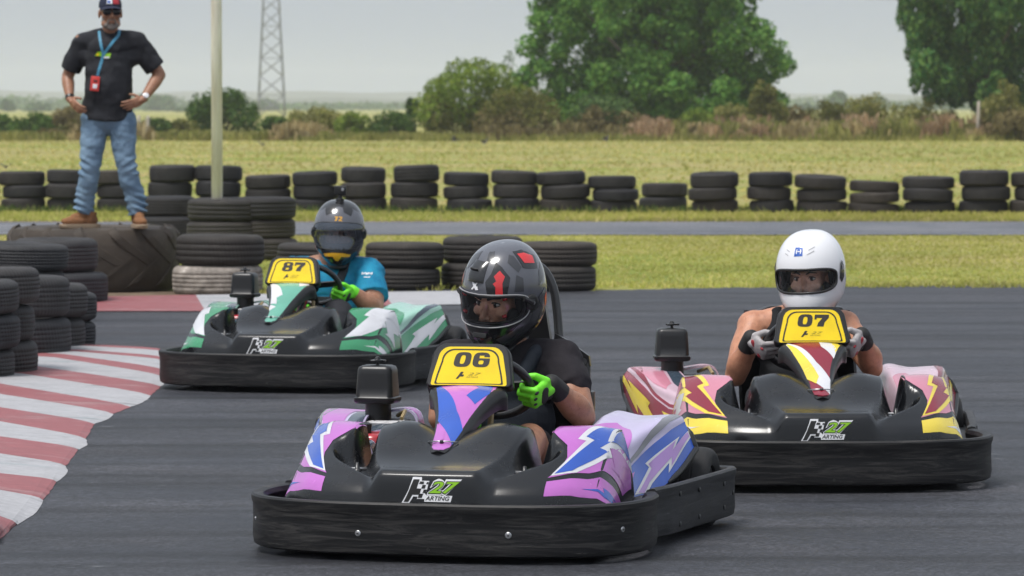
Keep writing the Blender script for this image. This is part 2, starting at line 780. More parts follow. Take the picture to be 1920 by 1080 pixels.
mb = MB()
for i in range(len(KL) - 1):
    A, B = KL[i], KL[i + 1]
    red = i % 2 == 0
    m_ = m_kr if red else m_kw
    pts = []

    def along(Lx, t, Z=0.016):
        xl, yl, xr, yr = Lx
        if t < 0:      # beyond the left end
            return kpt(xl + (xr - xl + 300) * t, yl + (yr - yl) * t * 0.7, Z)
        return kpt(lerp(xl, xr, t), lerp(yl, yr, t), Z)
    top = [along(A, t) for t in (-0.9, -0.4, 0, 0.25, 0.5, 0.75, 0.93, 1.0)]
    bot = [along(B, t) for t in (-0.9, -0.4, 0, 0.25, 0.5, 0.75, 0.93, 1.0)]
    n = len(top)
    vs, fs = [], []
    cols = 9
    for j in range(n):
        for k in range(cols):
            p = top[j].lerp(bot[j], k / (cols - 1))
            if j == n - 1:
                bul = 0.022 * sin(pi * k / (cols - 1)) * (1.0 if not red else 0.1) + rnd.uniform(-0.004, 0.004)
                p.x += bul
                p.z = 0.006
            elif j == n - 2:
                p.z = 0.014
            else:
                p.z = 0.016 + 0.03 * (1 - j / (n - 2))
            vs.append(p)
    for j in range(n - 1):
        for k in range(cols - 1):
            fs.append((j * cols + k, (j + 1) * cols + k, (j + 1) * cols + k + 1, j * cols + k + 1))
    mb.add(vs, fs, m_)
o = mb.build('kerb', smooth=False)
o['kind'] = 'structure'
mb = MB()
XS = [(100, 385), (385, 560), (560, 736), (736, 880)]
for i, (xa, xb) in enumerate(XS):
    m_ = m_kr if i % 2 == 0 else m_kw
    yf = lambda x: lerp(583, 570, sm(380, 870, x))
    yb = lambda x: lerp(556, 545, (x - 180) / 690)
    ins = -18 if i % 2 == 0 else 0
    q = [G(xa, yf(xa), 0.01), G(xb, yf(xb), 0.01), G(xb + ins, yb(xb), 0.04), G(xa + (-18 if i % 2 else 0), yb(xa), 0.04)]
    mb.add(q, [(0, 1, 2, 3)], m_)
o = mb.build('far_kerb', smooth=False)
o['kind'] = 'structure'


# ================================================================== grass blades
def foliage_mat(name, c1, c2, c3=None, transl=0.25, rough=0.6, nscale=0.6):
    t = NT(name)
    g = t.n('ShaderNodeNewGeometry')
    r = t.ramp(g, 'Random Per Island', [(0.0, c1), (0.5, c2), (1.0, c3 or c2)])
    nz = t.noise(nscale, 3, 0.6, t.coords('Object'))
    v = t.ramp(nz, 'Fac', [(0.3, grey(0.65)), (0.7, grey(1.25))])
    m1 = t.mix(1.0, (r, 0), (v, 0), 'MULTIPLY')
    t.col(m1)
    t.set(Roughness=rough)
    t.b.inputs['Specular IOR Level'].default_value = 0.08
    tr = t.n('ShaderNodeBsdfTranslucent')
    t.t.links.new(m1[0].outputs[m1[1]], tr.inputs['Color'])
    mx = t.n('ShaderNodeMixShader')
    mx.inputs[0].default_value = transl
    t.l(t.b, 0, mx, 1)
    t.l(tr, 0, mx, 2)
    t.t.links.new(mx.outputs[0], t.t.nodes['Material Output'].inputs['Surface'])
    return t.m


def np_mesh(name, V, k, m, parent=None):
    """V: (N*k,3) vertices, faces of k consecutive vertices"""
    me = bpy.data.meshes.new(name)
    nv = len(V)
    nf = nv // k
    me.vertices.add(nv)
    me.vertices.foreach_set('co', np.ascontiguousarray(V, dtype=np.float32).ravel())
    me.loops.add(nv)
    me.loops.foreach_set('vertex_index', np.arange(nv, dtype=np.int32))
    me.polygons.add(nf)
    me.polygons.foreach_set('loop_start', np.arange(0, nv, k, dtype=np.int32))
    me.polygons.foreach_set('loop_total', np.full(nf, k, dtype=np.int32))
    me.update(calc_edges=True)
    me.materials.append(m)
    o = bpy.data.objects.new(name, me)
    COL.objects.link(o)
    if parent:
        o.parent = parent
    return o


def blades(name, P, h, wd, m, lean=0.5):
    """P: (N,3) roots; triangles"""
    N = len(P)
    a = RNG.uniform(0, 2 * pi, N)
    hh = h * RNG.uniform(0.5, 1.3, N)
    ww = wd * RNG.uniform(0.6, 1.3, N)
    dx, dy = np.cos(a) * ww, np.sin(a) * ww
    la = RNG.uniform(0, 2 * pi, N)
    ll = RNG.uniform(0, lean, N) * hh
    V = np.zeros((N, 3, 3))
    V[:, 0] = P + np.stack([-dx, -dy, np.zeros(N)], 1)
    V[:, 1] = P + np.stack([dx, dy, np.zeros(N)], 1)
    V[:, 2] = P + np.stack([np.cos(la) * ll, np.sin(la) * ll, hh], 1)
    return np_mesh(name, V.reshape(-1, 3), 3, m)


def field_pts(n, px0, px1, d0, d1):
    """random ground points seen between two columns of the photograph"""
    d = np.sqrt(RNG.uniform(d0 * d0, d1 * d1, n))
    px = RNG.uniform(px0, px1, n)
    x = (px - 960) / FPX * d
    return np.stack([x, d, np.zeros(n)], 1)


m_blade = foliage_mat('grass_blade', (0.35, 0.365, 0.078, 1), (0.43, 0.43, 0.115, 1), (0.56, 0.49, 0.20, 1), 0.5, 0.7, 0.25)
m_blade_f = foliage_mat('grass_blade_straw', (0.34, 0.36, 0.085, 1), (0.48, 0.44, 0.14, 1), (0.66, 0.55, 0.25, 1), 0.5, 0.7, 0.12)
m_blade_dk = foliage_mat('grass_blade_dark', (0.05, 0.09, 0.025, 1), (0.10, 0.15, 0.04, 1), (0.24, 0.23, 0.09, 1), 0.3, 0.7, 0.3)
P = np.concatenate([field_pts(34000, 480, 2000, 31.4, 43.9), field_pts(9000, -60, 480, 31.6, 43.9)])
lawn = blades('lawn_grass', P, 0.020, 0.012, m_blade, 2.2)
tag(lawn, 'short mown grass between the front track and the far track', 'grass', kind='stuff')
P = field_pts(26000, -60, 2000, 49.2, 56.5)
tag(blades('verge_grass', P, 0.05, 0.018, m_blade, 1.2), 'short grass strip along the far tyre row', 'grass', kind='stuff')
P = field_pts(15000, -80, 2000, 57, 165)
tag(blades('field_grass', P, 0.06, 0.05, m_blade_f, 1.8), 'rough straw coloured field grass behind the tyre row', 'grass', kind='stuff')

# ================================================================== tyres
def tyre_prof(R=1.0, W=1.0, hole=0.58, grooves=4, gd=0.009):
    pr = [(hole, -W * 0.36), (hole + 0.03, -W * 0.45), (0.76 * R, -W * 0.5), (0.86 * R, -W * 0.488), (0.93 * R, -W * 0.44), (0.965 * R, -W * 0.385), (0.985 * R, -W * 0.32)]
    z0, z1 = -W * 0.29, W * 0.29
    n = grooves
    for i in range(n):
        zc = lerp(z0, z1, (i + 0.5) / n)
        hw = W * 0.010
        zb = lambda z: R - 0.014 * (z / (W * 0.32)) ** 2
        pr += [(zb(zc - hw * 2.2), zc - hw * 2.2), (zb(zc) - gd, zc - hw), (zb(zc) - gd, zc + hw), (zb(zc + hw * 2.2), zc + hw * 2.2)]
    pr += [(0.985 * R, W * 0.32), (0.965 * R, W * 0.385), (0.93 * R, W * 0.44), (0.86 * R, W * 0.488), (0.76 * R, W * 0.5), (hole + 0.03, W * 0.45), (hole, W * 0.36),
           (R * 0.88, W * 0.36), (R * 0.92, W * 0.2), (R * 0.92, -W * 0.2), (R * 0.88, -W * 0.36)]
    return pr


def rubber(name, c1, c2, dust, sip=70, hi=0.8):
    t = NT(name)
    src = t.coords('Object')
    tc = t.n('ShaderNodeTexCoord')
    nz = t.noise(2.4, 6, 0.7, src)
    oi = t.n('ShaderNodeObjectInfo')
    r = t.ramp(nz, 'Fac', [(0.3, c1), (0.62, c2), (hi, dust)])
    v = t.ramp(oi, 'Random', [(0.0, grey(0.7)), (1.0, grey(1.35))])
    v2 = t.ramp(oi, 'Random', [(0.0, (1.0, 1.0, 1.08, 1)), (0.5, (1.0, 0.97, 0.93, 1)), (1.0, (1.12, 1.0, 0.88, 1))])
    m_ = t.mix(1.0, (r, 0), (v, 0), 'MULTIPLY')
    t.col(t.mix(1.0, m_, (v2, 0), 'MULTIPLY'))
    t.set(Roughness=0.72)
    t.b.inputs['Specular IOR Level'].default_value = 0.35
    sx = t.n('ShaderNodeSeparateXYZ')
    t.l(tc, 'Object', sx, 0)
    at = t.n('ShaderNodeMath', operation='ARCTAN2')
    t.l(sx, 'Y', at, 0)
    t.l(sx, 'X', at, 1)
    mu = t.n('ShaderNodeMath', operation='MULTIPLY')
    mu.inputs[1].default_value = sip
    t.l(at, 0, mu, 0)
    zz = t.n('ShaderNodeMath', operation='MULTIPLY_ADD')
    t.l(sx, 'Z', zz, 0)
    zz.inputs[1].default_value = 9.0
    t.l(mu, 0, zz, 2)
    si = t.n('ShaderNodeMath', operation='SINE')
    t.l(zz, 0, si, 0)
    fn = t.noise(30, 3, 0.6, src)
    ad = t.n('ShaderNodeMath', operation='MULTIPLY_ADD')
    t.l(si, 0, ad, 0)
    ad.inputs[1].default_value = 0.35
    t.l(fn, 'Fac', ad, 2)
    t.bump(ad, 0, 0.2, 0.010)
    return t.m


m_rub = rubber('old_rubber', (0.016, 0.016, 0.018, 1), (0.028, 0.027, 0.028, 1), (0.055, 0.05, 0.046, 1))
m_rub_b = rubber('dusty_rubber', (0.022, 0.020, 0.019, 1), (0.034, 0.031, 0.029, 1), (0.075, 0.066, 0.055, 1))
m_rub_n = rubber('near_rubber', (0.020, 0.021, 0.024, 1), (0.036, 0.037, 0.041, 1), (0.075, 0.075, 0.076, 1), 84)
m_rub_w = rubber('white_painted_rubber', (0.09, 0.08, 0.07, 1), (0.40, 0.36, 0.32, 1), (0.62, 0.58, 0.54, 1), 60, 0.66)

TY = []
for k, (m_, gr, hole) in enumerate(((m_rub, 4, 0.60), (m_rub_b, 3, 0.58), (m_rub_n, 5, 0.6), (m_rub_w, 4, 0.58))):
    mb = MB()
    mb.lathe(tyre_prof(1, 1, hole, gr), m_, 44)
    o_ = mb.build('old_tyre', angle=50)
    TY.append(o_.data)
    bpy.data.objects.remove(o_)
ORD = 'first second third fourth fifth sixth seventh eighth ninth tenth eleventh twelfth thirteenth fourteenth fifteenth sixteenth seventeenth eighteenth nineteenth twentieth twenty-first twenty-second twenty-third'.split()


def tyre(x, y, z, R, W, var, label, group, tx=0, ty=0):
    o = bpy.data.objects.new('old_tyre', TY[var])
    COL.objects.link(o)
    o.location = (x, y, z + W / 2)
    o.scale = (R, R * rnd.uniform(0.985, 1.0), W)
    o.rotation_euler = (tx, ty, rnd.uniform(0, 6.28))
    return tag(o, label, 'tyre', group)


def stack(x, y, n, R, W, var, lab, group, jit=0.025, z0=0.0, tilt=0.015, Ws=None):
    z = z0
    for k in range(n):
        nm = {1: ['single'], 2: ['lower', 'upper'], 3: ['bottom', 'middle', 'top'], 4: ['bottom', 'second lowest', 'second highest', 'top']}[n][k]
        w_ = (Ws[k] if Ws else W * rnd.uniform(0.90, 1.09))
        tyre(x + rnd.uniform(-jit, jit), y + rnd.uniform(-jit, jit), z, R * rnd.uniform(0.96, 1.03), w_, var if not isinstance(var, list) else var[k],
             lab % nm, group, rnd.uniform(-tilt, tilt), rnd.uniform(-tilt, tilt))
        z += w_ * 0.985


# far row: (x0, x1, y top, n)
ROW = [(-88, -1, 316, 3), (1, 86, 319, 3), (85, 170, 319, 3), (178, 268, 319, 3), (275, 362, 307, 3), (365, 453, 308, 3), (456, 541, 327, 3), (545, 634, 319, 3),
       (643, 730, 310, 3), (735, 825, 309, 3), (834, 918, 320, 3), (921, 1008, 315, 3), (1008, 1102, 320, 3), (1105, 1196, 327, 3), (1199, 1288, 342, 2),
       (1294, 1384, 322, 3), (1398, 1485, 321, 3), (1492, 1588, 330, 3), (1595, 1690, 334, 3), (1690, 1788, 332, 3), (1796, 1890, 318, 3), (1896, 1984, 323, 3)]
NEAR = {0: 'cut off by the left edge', 1: 'left of the standing man', 2: 'just left of the standing man', 3: 'behind the standing man\'s legs', 4: 'left of the white pole',
        5: 'behind the white pole', 6: 'just right of the white pole', 7: 'above the stack beside the pole, left of the camera helmet', 8: 'behind the helmet camera'}
for i, (xa, xb, yt, n) in enumerate(ROW):
    d = 54.6 - 1.6 * i / 21 + (1.2 if n == 2 else 0)
    s = FPX / d
    top = CAMH - (yt - HORIZ - 2) / s
    W = top / n * (1.0 if n == 3 else 0.98)
    x = ((xa + xb) / 2 - 960) / s
    place = '%s far stack from the left' % ORD[i]
    stack(x, d, n, (xb - xa) / 2 / s, W, 0 if i % 3 else 1, 'worn black tyre, %s of the ' + place, 'tyres stacked in the far row', 0.04, -0.01, 0.042)

# middle stacks: centre px, base y, n, px width, W
def mid(xa, xb, yb, n, W, var, lab, Ws=None, jit=0.03, base=0.0):
    d = FPX * CAMH / (yb - HORIZ)
    s = FPX / d
    R = (xb - xa) / 2 / s
    stack(((xa + xb) / 2 - 960) / s, d + R, n, R, W, var, lab, 'tyres in the barrier behind the front track', jit, base, 0.012, Ws)


mid(250, 366, 446, 2, 0.245, 0, 'dark tyre, %s of the pair right of the standing man\'s leg')
mid(338, 490, 490, 3, 0.20, 1, 'brownish black tyre, %s of the stack holding the white pole', [0.18, 0.185, 0.215])
mid(416, 552, 489, 3, 0.205, 1, 'brownish black tyre, %s of the stack just right of the pole stack')
mid(314, 489, 556, 2, 0.22, [3, 1], 'large tyre, %s one of the half white pair beside the tractor tyre', [0.225, 0.235], 0.02)
mid(507, 664, 547, 2, 0.185, 1, 'dark tyre, %s of the pair left of the blue shirted driver')
mid(676, 824, 546, 2, 0.185, 1, 'dark tyre, %s of the pair right of the blue shirted driver')
mid(822, 976, 543, 2, 0.205, 1, 'dark tyre, %s of the pair left of the red and grey helmet')
mid(964, 1115, 548, 2, 0.185, 1, 'dark tyre, %s of the pair right of the red and grey helmet')

# near wall at the left: right edge px, base y, tops
def near(xr, yb, tops, W, lab, R=0.31, z0=0.0):
    d = FPX * CAMH / (yb - HORIZ)
    s = FPX / d
    x = (xr - 960) / s - R
    n = len(tops)
    z = z0
    for k in range(n):
        nm = {1: ['single'], 2: ['lower', 'upper'], 3: ['bottom', 'middle', 'top']}[n][k]
        tyre(x + tops[k] / s, d + R, z, R * rnd.uniform(0.98, 1.03), W * rnd.uniform(0.98, 1.03), 2, lab % nm, 'tyres in the wall by the striped kerb', rnd.uniform(-0.02, 0.02), rnd.uniform(-0.02, 0.02))
        z += W


near(22, 724, (-10, 3, 0), 0.178, 'grooved black tyre, %s of the nearest stack in the kerbside tyre wall')
near(54, 714, (0, -5, 4), 0.192, 'grooved black tyre, %s of the second stack in the kerbside tyre wall')
near(119, 676, (0, -1), 0.232, 'wide grooved tyre, %s in the third stack of the kerbside tyre wall')
near(152, 664, (-2, 1), 0.198, 'grooved tyre, %s in the fourth stack of the kerbside tyre wall', 0.31)
near(174, 660, (-6, 0), 0.166, 'slim grooved tyre, %s in the rightmost front stack of the kerbside wall', 0.3)
near(66, 646, (0, -2), 0.21, 'black tyre, %s of the stack hidden behind the second kerbside stack')
near(119, 608, (0, -6, 0), 0.172, 'black tyre, %s of the rear stack behind the wide grooved tyres')
near(78, 600, (-2, 0, 0), 0.17, 'black tyre, %s of the rear stack leftmost behind the kerbside wall')
near(193, 575, (0, -17), 0.238, 'black tyre, %s of the rear pair in front of the tractor tyre')

# tractor tyre lying flat
t_loc = D(163, 552, 30.2)
TR, TW = 0.655, 0.5
m_tr = rubber('tractor_rubber', (0.030, 0.026, 0.023, 1), (0.052, 0.044, 0.037, 1), (0.105, 0.088, 0.07, 1), 0.0)
mb = MB()
pr = [(0.36, -0.17), (0.40, -0.235), (0.52, -0.25), (0.60, -0.235), (0.625, -0.19), (0.632, -0.1), (0.635, 0), (0.632, 0.1), (0.625, 0.19), (0.60, 0.235), (0.52, 0.25), (0.40, 0.235), (0.36, 0.17), (0.56, 0.16), (0.58, 0), (0.56, -0.16)]
mb.lathe(pr, m_tr, 72)
for k in range(30):
    a0 = 2 * pi * k / 15 + (0 if k < 15 else pi / 15)
    up = k < 15
    secs = []
    for j in range(11):
        t = j / 10
        z = (0.235 - 0.27 * t) * (1 if up else -1)
        a = a0 + (0.52 * t ** 1.4) * (1 if True else -1) * (1 if up else 1)
        hw = 0.036 + 0.016 * t
        ro = 0.632 - 0.05 * max(0, abs(z) / 0.235 - 0.8) / 0.2
        da = hw / ro
        rr = ro + 0.010 * (1 - 0.25 * t)
        secs.append([((ro - 0.02) * cos(a - da), (ro - 0.02) * sin(a - da), z - 0.01), (rr * cos(a - da * 0.75), rr * sin(a - da * 0.75), z), (rr * cos(a + da * 0.75), rr * sin(a + da * 0.75), z + 0.02),
                     ((ro - 0.02) * cos(a + da), (ro - 0.02) * sin(a + da), z + 0.03)])
    mb.loft(secs, m_tr)
mb.fixn = True
o = mb.build('tractor_tyre', loc=(t_loc.x - 0.02, 30.2 + TR, 0.25), angle=40)
o.scale = (1.05, 1.0, 1.0)
tag(o, 'huge worn brown tractor tyre lying flat under the standing man', 'tyre')

# white pole
pp = D(407, 378, FPX * CAMH / 290 + 0.17)
m_pole = mat('weathered_white_paint', (0.66, 0.60, 0.53, 1), 0.6, var=0.0, c2=(0.92, 0.88, 0.83, 1), vscale=2.0, scale=(6, 6, 1), bump=0.2, bscale=20)
mb = MB()
mb.tube([(pp.x, pp.y, 0.0), (pp.x, pp.y, 3.0), (pp.x - 0.01, pp.y, 5.5)], [0.053, 0.050, 0.045], m_pole, 20)
tag(mb.build('pole'), 'tall weathered white pole rising out of a tyre stack', 'pole')

# ================================================================== far country: hills, pylon, trees
m_hill = mat('hill_green', (0.075, 0.085, 0.06, 1), 0.95, var=0.3, vscale=0.01, spec=0.0)
for (d, y0, amp, seed) in ((3600, 186, 5, 1), (4600, 176, 5, 2)):
    mb = MB()
    q = random.Random(seed)
    ph = [q.uniform(0, 6.28) for _ in range(5)]
    secs = []
    for i in range(121):
        px = -900 + i * 32
        y = y0 + amp * (0.6 * sin(px * 0.0045 + ph[0]) + 0.4 * sin(px * 0.011 + ph[1]) + 0.2 * sin(px * 0.029 + ph[2])) - 6 * sm(1300, 500, px) * (seed == 2)
        x = (px - 960) / FPX * d
        z = CAMH + (HORIZ - y) / FPX * d
        secs.append([(x, d - 250, -2), (x, d - 60, z * 0.75), (x, d, z), (x, d + 60, z * 0.75), (x, d + 250, -2)])
    mb.loft(secs, m_hill, closed=False)
    o = mb.build('hills')
    o['kind'] = 'structure'

m_steel = mat('pylon_steel', (0.26, 0.27, 0.29, 1), 0.6, 0.3)
PD = 620.0
pc = D(509, 200, PD)


def pyl(z):
    return ctab(z, [0, 8, 20, 34, 46], [2.15, 1.75, 1.17, 0.7, 0.45]) * 0.98


mb = MB()
lev = [0, 3.2, 6.2, 9.0, 11.6, 14.0, 16.3, 18.4, 20.4, 23, 25.5, 28, 31, 34, 38, 42, 46]
for sx in (-1, 1):
    for sy in (-1, 1):
        mb.tube([(sx * pyl(z), sy * pyl(z), z) for z in lev], 0.105, m_steel, 6)
for i in range(len(lev) - 1):
    a_, b_ = pyl(lev[i]), pyl(lev[i + 1])
    for (s1, s2) in (((-1, -1), (1, -1)), ((1, -1), (1, 1)), ((1, 1), (-1, 1)), ((-1, 1), (-1, -1))):
        mb.tube([(s1[0] * a_, s1[1] * a_, lev[i]), (s2[0] * b_, s2[1] * b_, lev[i + 1])], 0.055, m_steel, 5)
        mb.tube([(s2[0] * a_, s2[1] * a_, lev[i]), (s1[0] * b_, s1[1] * b_, lev[i + 1])], 0.055, m_steel, 5)
        if i % 2 == 0:
            mb.tube([(s1[0] * b_, s1[1] * b_, lev[i + 1]), (s2[0] * b_, s2[1] * b_, lev[i + 1])], 0.05, m_steel, 5)
for z in (32, 38, 44):
    for sx in (-1, 1):
        mb.tube([(0, 0, z + 1), (sx * 6, 0, z)], 0.12, m_steel, 5)
        mb.tube([(0, 0, z - 1), (sx * 6, 0, z)], 0.1, m_steel, 5)
o = mb.build('electricity_pylon', loc=(pc.x, PD, 0))
tag(o, 'hazy steel lattice pylon in the distance behind the standing man', 'pylon')
m_wire = mat('power_cable', (0.16, 0.17, 0.19, 1), 0.6)
for k, (z, sgn) in enumerate(((32, -1), (38, -1), (32, 1), (38, 1))):
    mb = MB()
    for side in (-1, 1):
        pts = []
        for j in range(41):
            t = j / 40
            x = side * 190 * t
            y = 260 * t * (1 if side > 0 else -0.35)
            pts.append((pc.x + sgn * 6 * 1 + x, PD + y, z - 40 * (t - t * t) * 0.62 - t * 6 * (side > 0)))
        mb.tube(pts, 0.055, m_wire, 5)
    lab = ['lower power line hung on the pylon\'s left arm', 'middle power line hung on the pylon\'s left arm', 'lower power line hung on the pylon\'s right arm', 'middle power line hung on the pylon\'s right arm'][k]
    tag(mb.build('power_line'), 'thin faint ' + lab, 'power line', 'power lines crossing the grey sky')


def leaf_cloud(blobs, n, size, asp=0.5, up=0.0, seed=0, shell_=0.55):
    """blobs: list of (centre, radii); returns (4n,3) diamond leaves"""
    R_ = np.random.default_rng(seed)
    C = np.array([b[0] for b in blobs])
    Rr = np.array([b[1] for b in blobs])
    wgt = (Rr[:, 0] * Rr[:, 1] * Rr[:, 2]) ** 0.72
    idx = R_.choice(len(blobs), n, p=wgt / wgt.sum())
    dv = R_.normal(size=(n, 3))
    dv /= np.linalg.norm(dv, axis=1)[:, None]
    rad = shell_ + (1.05 - shell_) * R_.uniform(0, 1, n) ** 0.6
    P_ = C[idx] + dv * Rr[idx] * rad[:, None]
    nrm = dv * 0.55 + R_.normal(size=(n, 3)) * 0.6
    nrm[:, 2] += 0.25
    nrm /= np.linalg.norm(nrm, axis=1)[:, None]
    rv = R_.normal(size=(n, 3))
    rv[:, 2] += up * 3
    u = np.cross(nrm, rv)
    u /= np.linalg.norm(u, axis=1)[:, None] + 1e-9
    v = np.cross(nrm, u)
    if up:
        u, v = v, u
    s_ = size * R_.uniform(0.6, 1.35, n)[:, None]
    V = np.stack([P_ - v * s_ * asp, P_ + u * s_, P_ + v * s_ * asp, P_ - u * s_ * 0.9], 1)
    V[:, :, 2] = np.maximum(V[:, :, 2], 0.02)
    return V.reshape(-1, 3)


m_bark = mat('tree_bark', (0.09, 0.075, 0.055, 1), 0.9, var=0.35, vscale=3, scale=(1, 1, 0.2), bump=0.6, bscale=9, bdist=0.03)
F = {
    'broad': foliage_mat('leaf_broad', (0.055, 0.155, 0.028, 1), (0.125, 0.285, 0.055, 1), (0.25, 0.42, 0.09, 1), 0.38, 0.5, 0.55),
    'pine': foliage_mat('leaf_pine', (0.034, 0.11, 0.030, 1), (0.075, 0.19, 0.046, 1), (0.18, 0.30, 0.07, 1), 0.28, 0.6, 0.6),
    'bright': foliage_mat('leaf_bright', (0.095, 0.165, 0.018, 1), (0.165, 0.245, 0.030, 1), (0.26, 0.32, 0.055, 1), 0.3, 0.6, 0.7),
    'olive': foliage_mat('leaf_olive', (0.10, 0.12, 0.025, 1), (0.15, 0.155, 0.036, 1), (0.21, 0.19, 0.055, 1), 0.25, 0.7, 0.8),
    'rust': foliage_mat('leaf_rust', (0.125, 0.095, 0.038, 1), (0.185, 0.150, 0.058, 1), (0.27, 0.225, 0.11, 1), 0.25, 0.8, 0.8),
    'dark': foliage_mat('leaf_dark', (0.034, 0.080, 0.016, 1), (0.062, 0.125, 0.024, 1), (0.11, 0.175, 0.036, 1), 0.2, 0.7, 0.8),
    'grey': foliage_mat('leaf_grey', (0.055, 0.115, 0.035, 1), (0.09, 0.165, 0.05, 1), (0.15, 0.22, 0.075, 1), 0.25, 0.7, 0.6),
    'straw': foliage_mat('leaf_straw', (0.28, 0.21, 0.09, 1), (0.40, 0.31, 0.15, 1), (0.52, 0.43, 0.24, 1), 0.3, 0.8, 0.5),
    'tan': foliage_mat('leaf_tan', (0.30, 0.19, 0.10, 1), (0.42, 0.28, 0.16, 1), (0.52, 0.38, 0.24, 1), 0.25, 0.8, 0.5),
    'yellow': foliage_mat('leaf_yellow', (0.17, 0.19, 0.045, 1), (0.26, 0.26, 0.07, 1), (0.36, 0.33, 0.12, 1), 0.3, 0.7, 0.6),
}


def tree(name, label, cx_px, d, blobs, n, size, leaf, trunk_r, trunk_top, asp=0.5, up=0.0, seed=1, limbs=9, group=None, fill=0.55):
    s = FPX / d
    X = (cx_px - 960) / s
    r = thing(name, label, 'tree', (X, d, 0), 0, group)
    mb = MB()
    q = random.Random(seed)
    mb.tube([(0, 0, -0.1), (0.1, 0, trunk_top * 0.3), (-0.05, 0.1, trunk_top * 0.6), (0.1, 0, trunk_top)], [trunk_r, trunk_r * 0.8, trunk_r * 0.62, trunk_r * 0.3], m_bark, 10)
    for k in range(limbs):
        b = q.choice(blobs)[0]
        z0 = trunk_top * q.uniform(0.25, 0.7)
        e = Vector(b)
        st = Vector((0, 0, z0))
        m_ = st.lerp(e, 0.5) + Vector((q.uniform(-.3, .3), q.uniform(-.3, .3), -0.25))
        mb.tube([st, m_, e], [trunk_r * 0.42, trunk_r * 0.25, trunk_r * 0.08], m_bark, 7)
    mb.build('trunk', r)
    np_mesh('crown', leaf_cloud(blobs, n, size, asp, up, seed, fill), 4, F[leaf], r)
    return r


# big broadleaf tree, px 968..1487
q = random.Random(5)
d = 183.0
s = FPX / d
bl = []
prof_l = lambda y: tab(y, [-120, -40, 0, 40, 110, 170, 200, 226], [1080, 1010, 988, 978, 964, 968, 985, 1010])
prof_r = lambda y: tab(y, [-120, -40, 0, 45, 70, 150, 205, 226], [1370, 1420, 1432, 1440, 1478, 1488, 1484, 1475])
for iy in range(17):
    for ix in range(15):
        y = -112 + (iy + q.uniform(-.5, .5)) * 20.5
        a_, b_ = prof_l(y), prof_r(y)
        t = (ix + .5 + q.uniform(-.5, .5)) / 15
        px = lerp(a_ + 16, b_ - 16, t)
        edge_ = min(t, 1 - t)
        dep = sqrt(max(0, 1 - (2 * t - 1) ** 2)) * 4.4
        R_ = q.uniform(0.5, 0.95)
        if edge_ < .12:
            R_ = q.uniform(0.40, 0.72)
        bl.append((((px - 1225) / s, q.uniform(-1, 1) ** 3 * dep, CAMH + (HORIZ - min(y, 214)) / s), (R_, R_, R_ * 0.85)))
tree('broadleaf_tree', 'large spreading green broadleaf tree with sky gaps, middle of the background', 1225, d, bl, 70000, 0.14, 'broad', 0.34, 5.0, 0.55, 0, 5, 14, None, 0.15)

# dense pine-like tree at right
bl = []
d = 172.0
s = FPX / d
prof_l = lambda y: tab(y, [-160, -60, 0, 60, 110, 150, 185, 200], [1730, 1672, 1664, 1668, 1676, 1692, 1728, 1770])
for iy in range(17):
    for ix in range(11):
        y = -150 + (iy + q.uniform(-.5, .5)) * 20.5
        y = min(y, 188)
        px = lerp(prof_l(y) + 12, 2015, (ix + .5 + q.uniform(-.5, .5)) / 11)
        dep = sqrt(max(0.02, 1 - ((px - 1840) / 185) ** 2)) * 3.4
        R_ = q.uniform(0.45, 0.8)
        if px < prof_l(y) + 36:
            R_ *= 0.65
        bl.append((((px - 1840) / s, q.uniform(-1, 1) ** 3 * dep, CAMH + (HORIZ - y) / s), (R_ * 0.75, R_ * 0.75, R_ * 1.2)))
tree('evergreen_tree', 'dense dark evergreen tree with rounded lower edge at the right', 1840, d, bl, 62000, 0.16, 'pine', 0.22, 4.5, 0.36, 0.7, 6, 10)


def bush(name, label, x0, x1, yt, d, leaf, n, size=0.10, cat='bush', group=None, seed=0, asp=0.5, up=0.0, leaf2=None, frac=0.5, dome=2.8, base=0.0):
    s = FPX / d
    X = ((x0 + x1) / 2 - 960) / s
    hw = (x1 - x0) / 2 / s
    h = (CAMH + (HORIZ - yt) / s) * 1.10
    hw *= 1.06
    q_ = random.Random(seed + 31)
    r = thing(name, label, cat, (X, d, 0), 0, group)
    bl1, bl2 = [], []
    for k in range(34):
        u = q_.uniform(-0.88, 0.88)
        top = h * (1 - abs(u) ** dome) ** 0.5 * q_.uniform(0.92, 1.0)
        z = q_.uniform(0.10, 0.95) ** 0.75 * top
        R_ = min(hw, h) * q_.uniform(0.18, 0.34)
        z = min(z, top - R_ * 0.8)
        b = ((u * (hw - R_ * 0.6), q_.uniform(-0.8, 0.8) * min(hw, 2.0), max(R_ * 0.5, z) + base), (R_, R_, R_ * (1.0 + 0.8 * up)))
        (bl1 if z > h * frac or not leaf2 else bl2).append(b)
    if not bl1:
        bl1 = bl2
        leaf2 = None
    n1 = int(n * len(bl1) / 34) if leaf2 else n
    np_mesh('crown', leaf_cloud(bl1, max(100, n1), size, asp, up, seed), 4, F[leaf], r)
    if leaf2 and bl2:
        np_mesh('lower_foliage', leaf_cloud(bl2, max(100, n - n1), size, asp, up, seed + 1), 4, F[leaf2], r)
    mb = MB()
    for k in range(5):
        e = q_.choice(bl1)[0]
        mb.tube([(q_.uniform(-.2, .2) * hw, 0, 0), ((e[0]) * 0.5, e[1] * 0.5, e[2] * 0.55), e], [0.05, 0.035, 0.012], m_bark, 6)
    mb.build('stem', r)
    return r


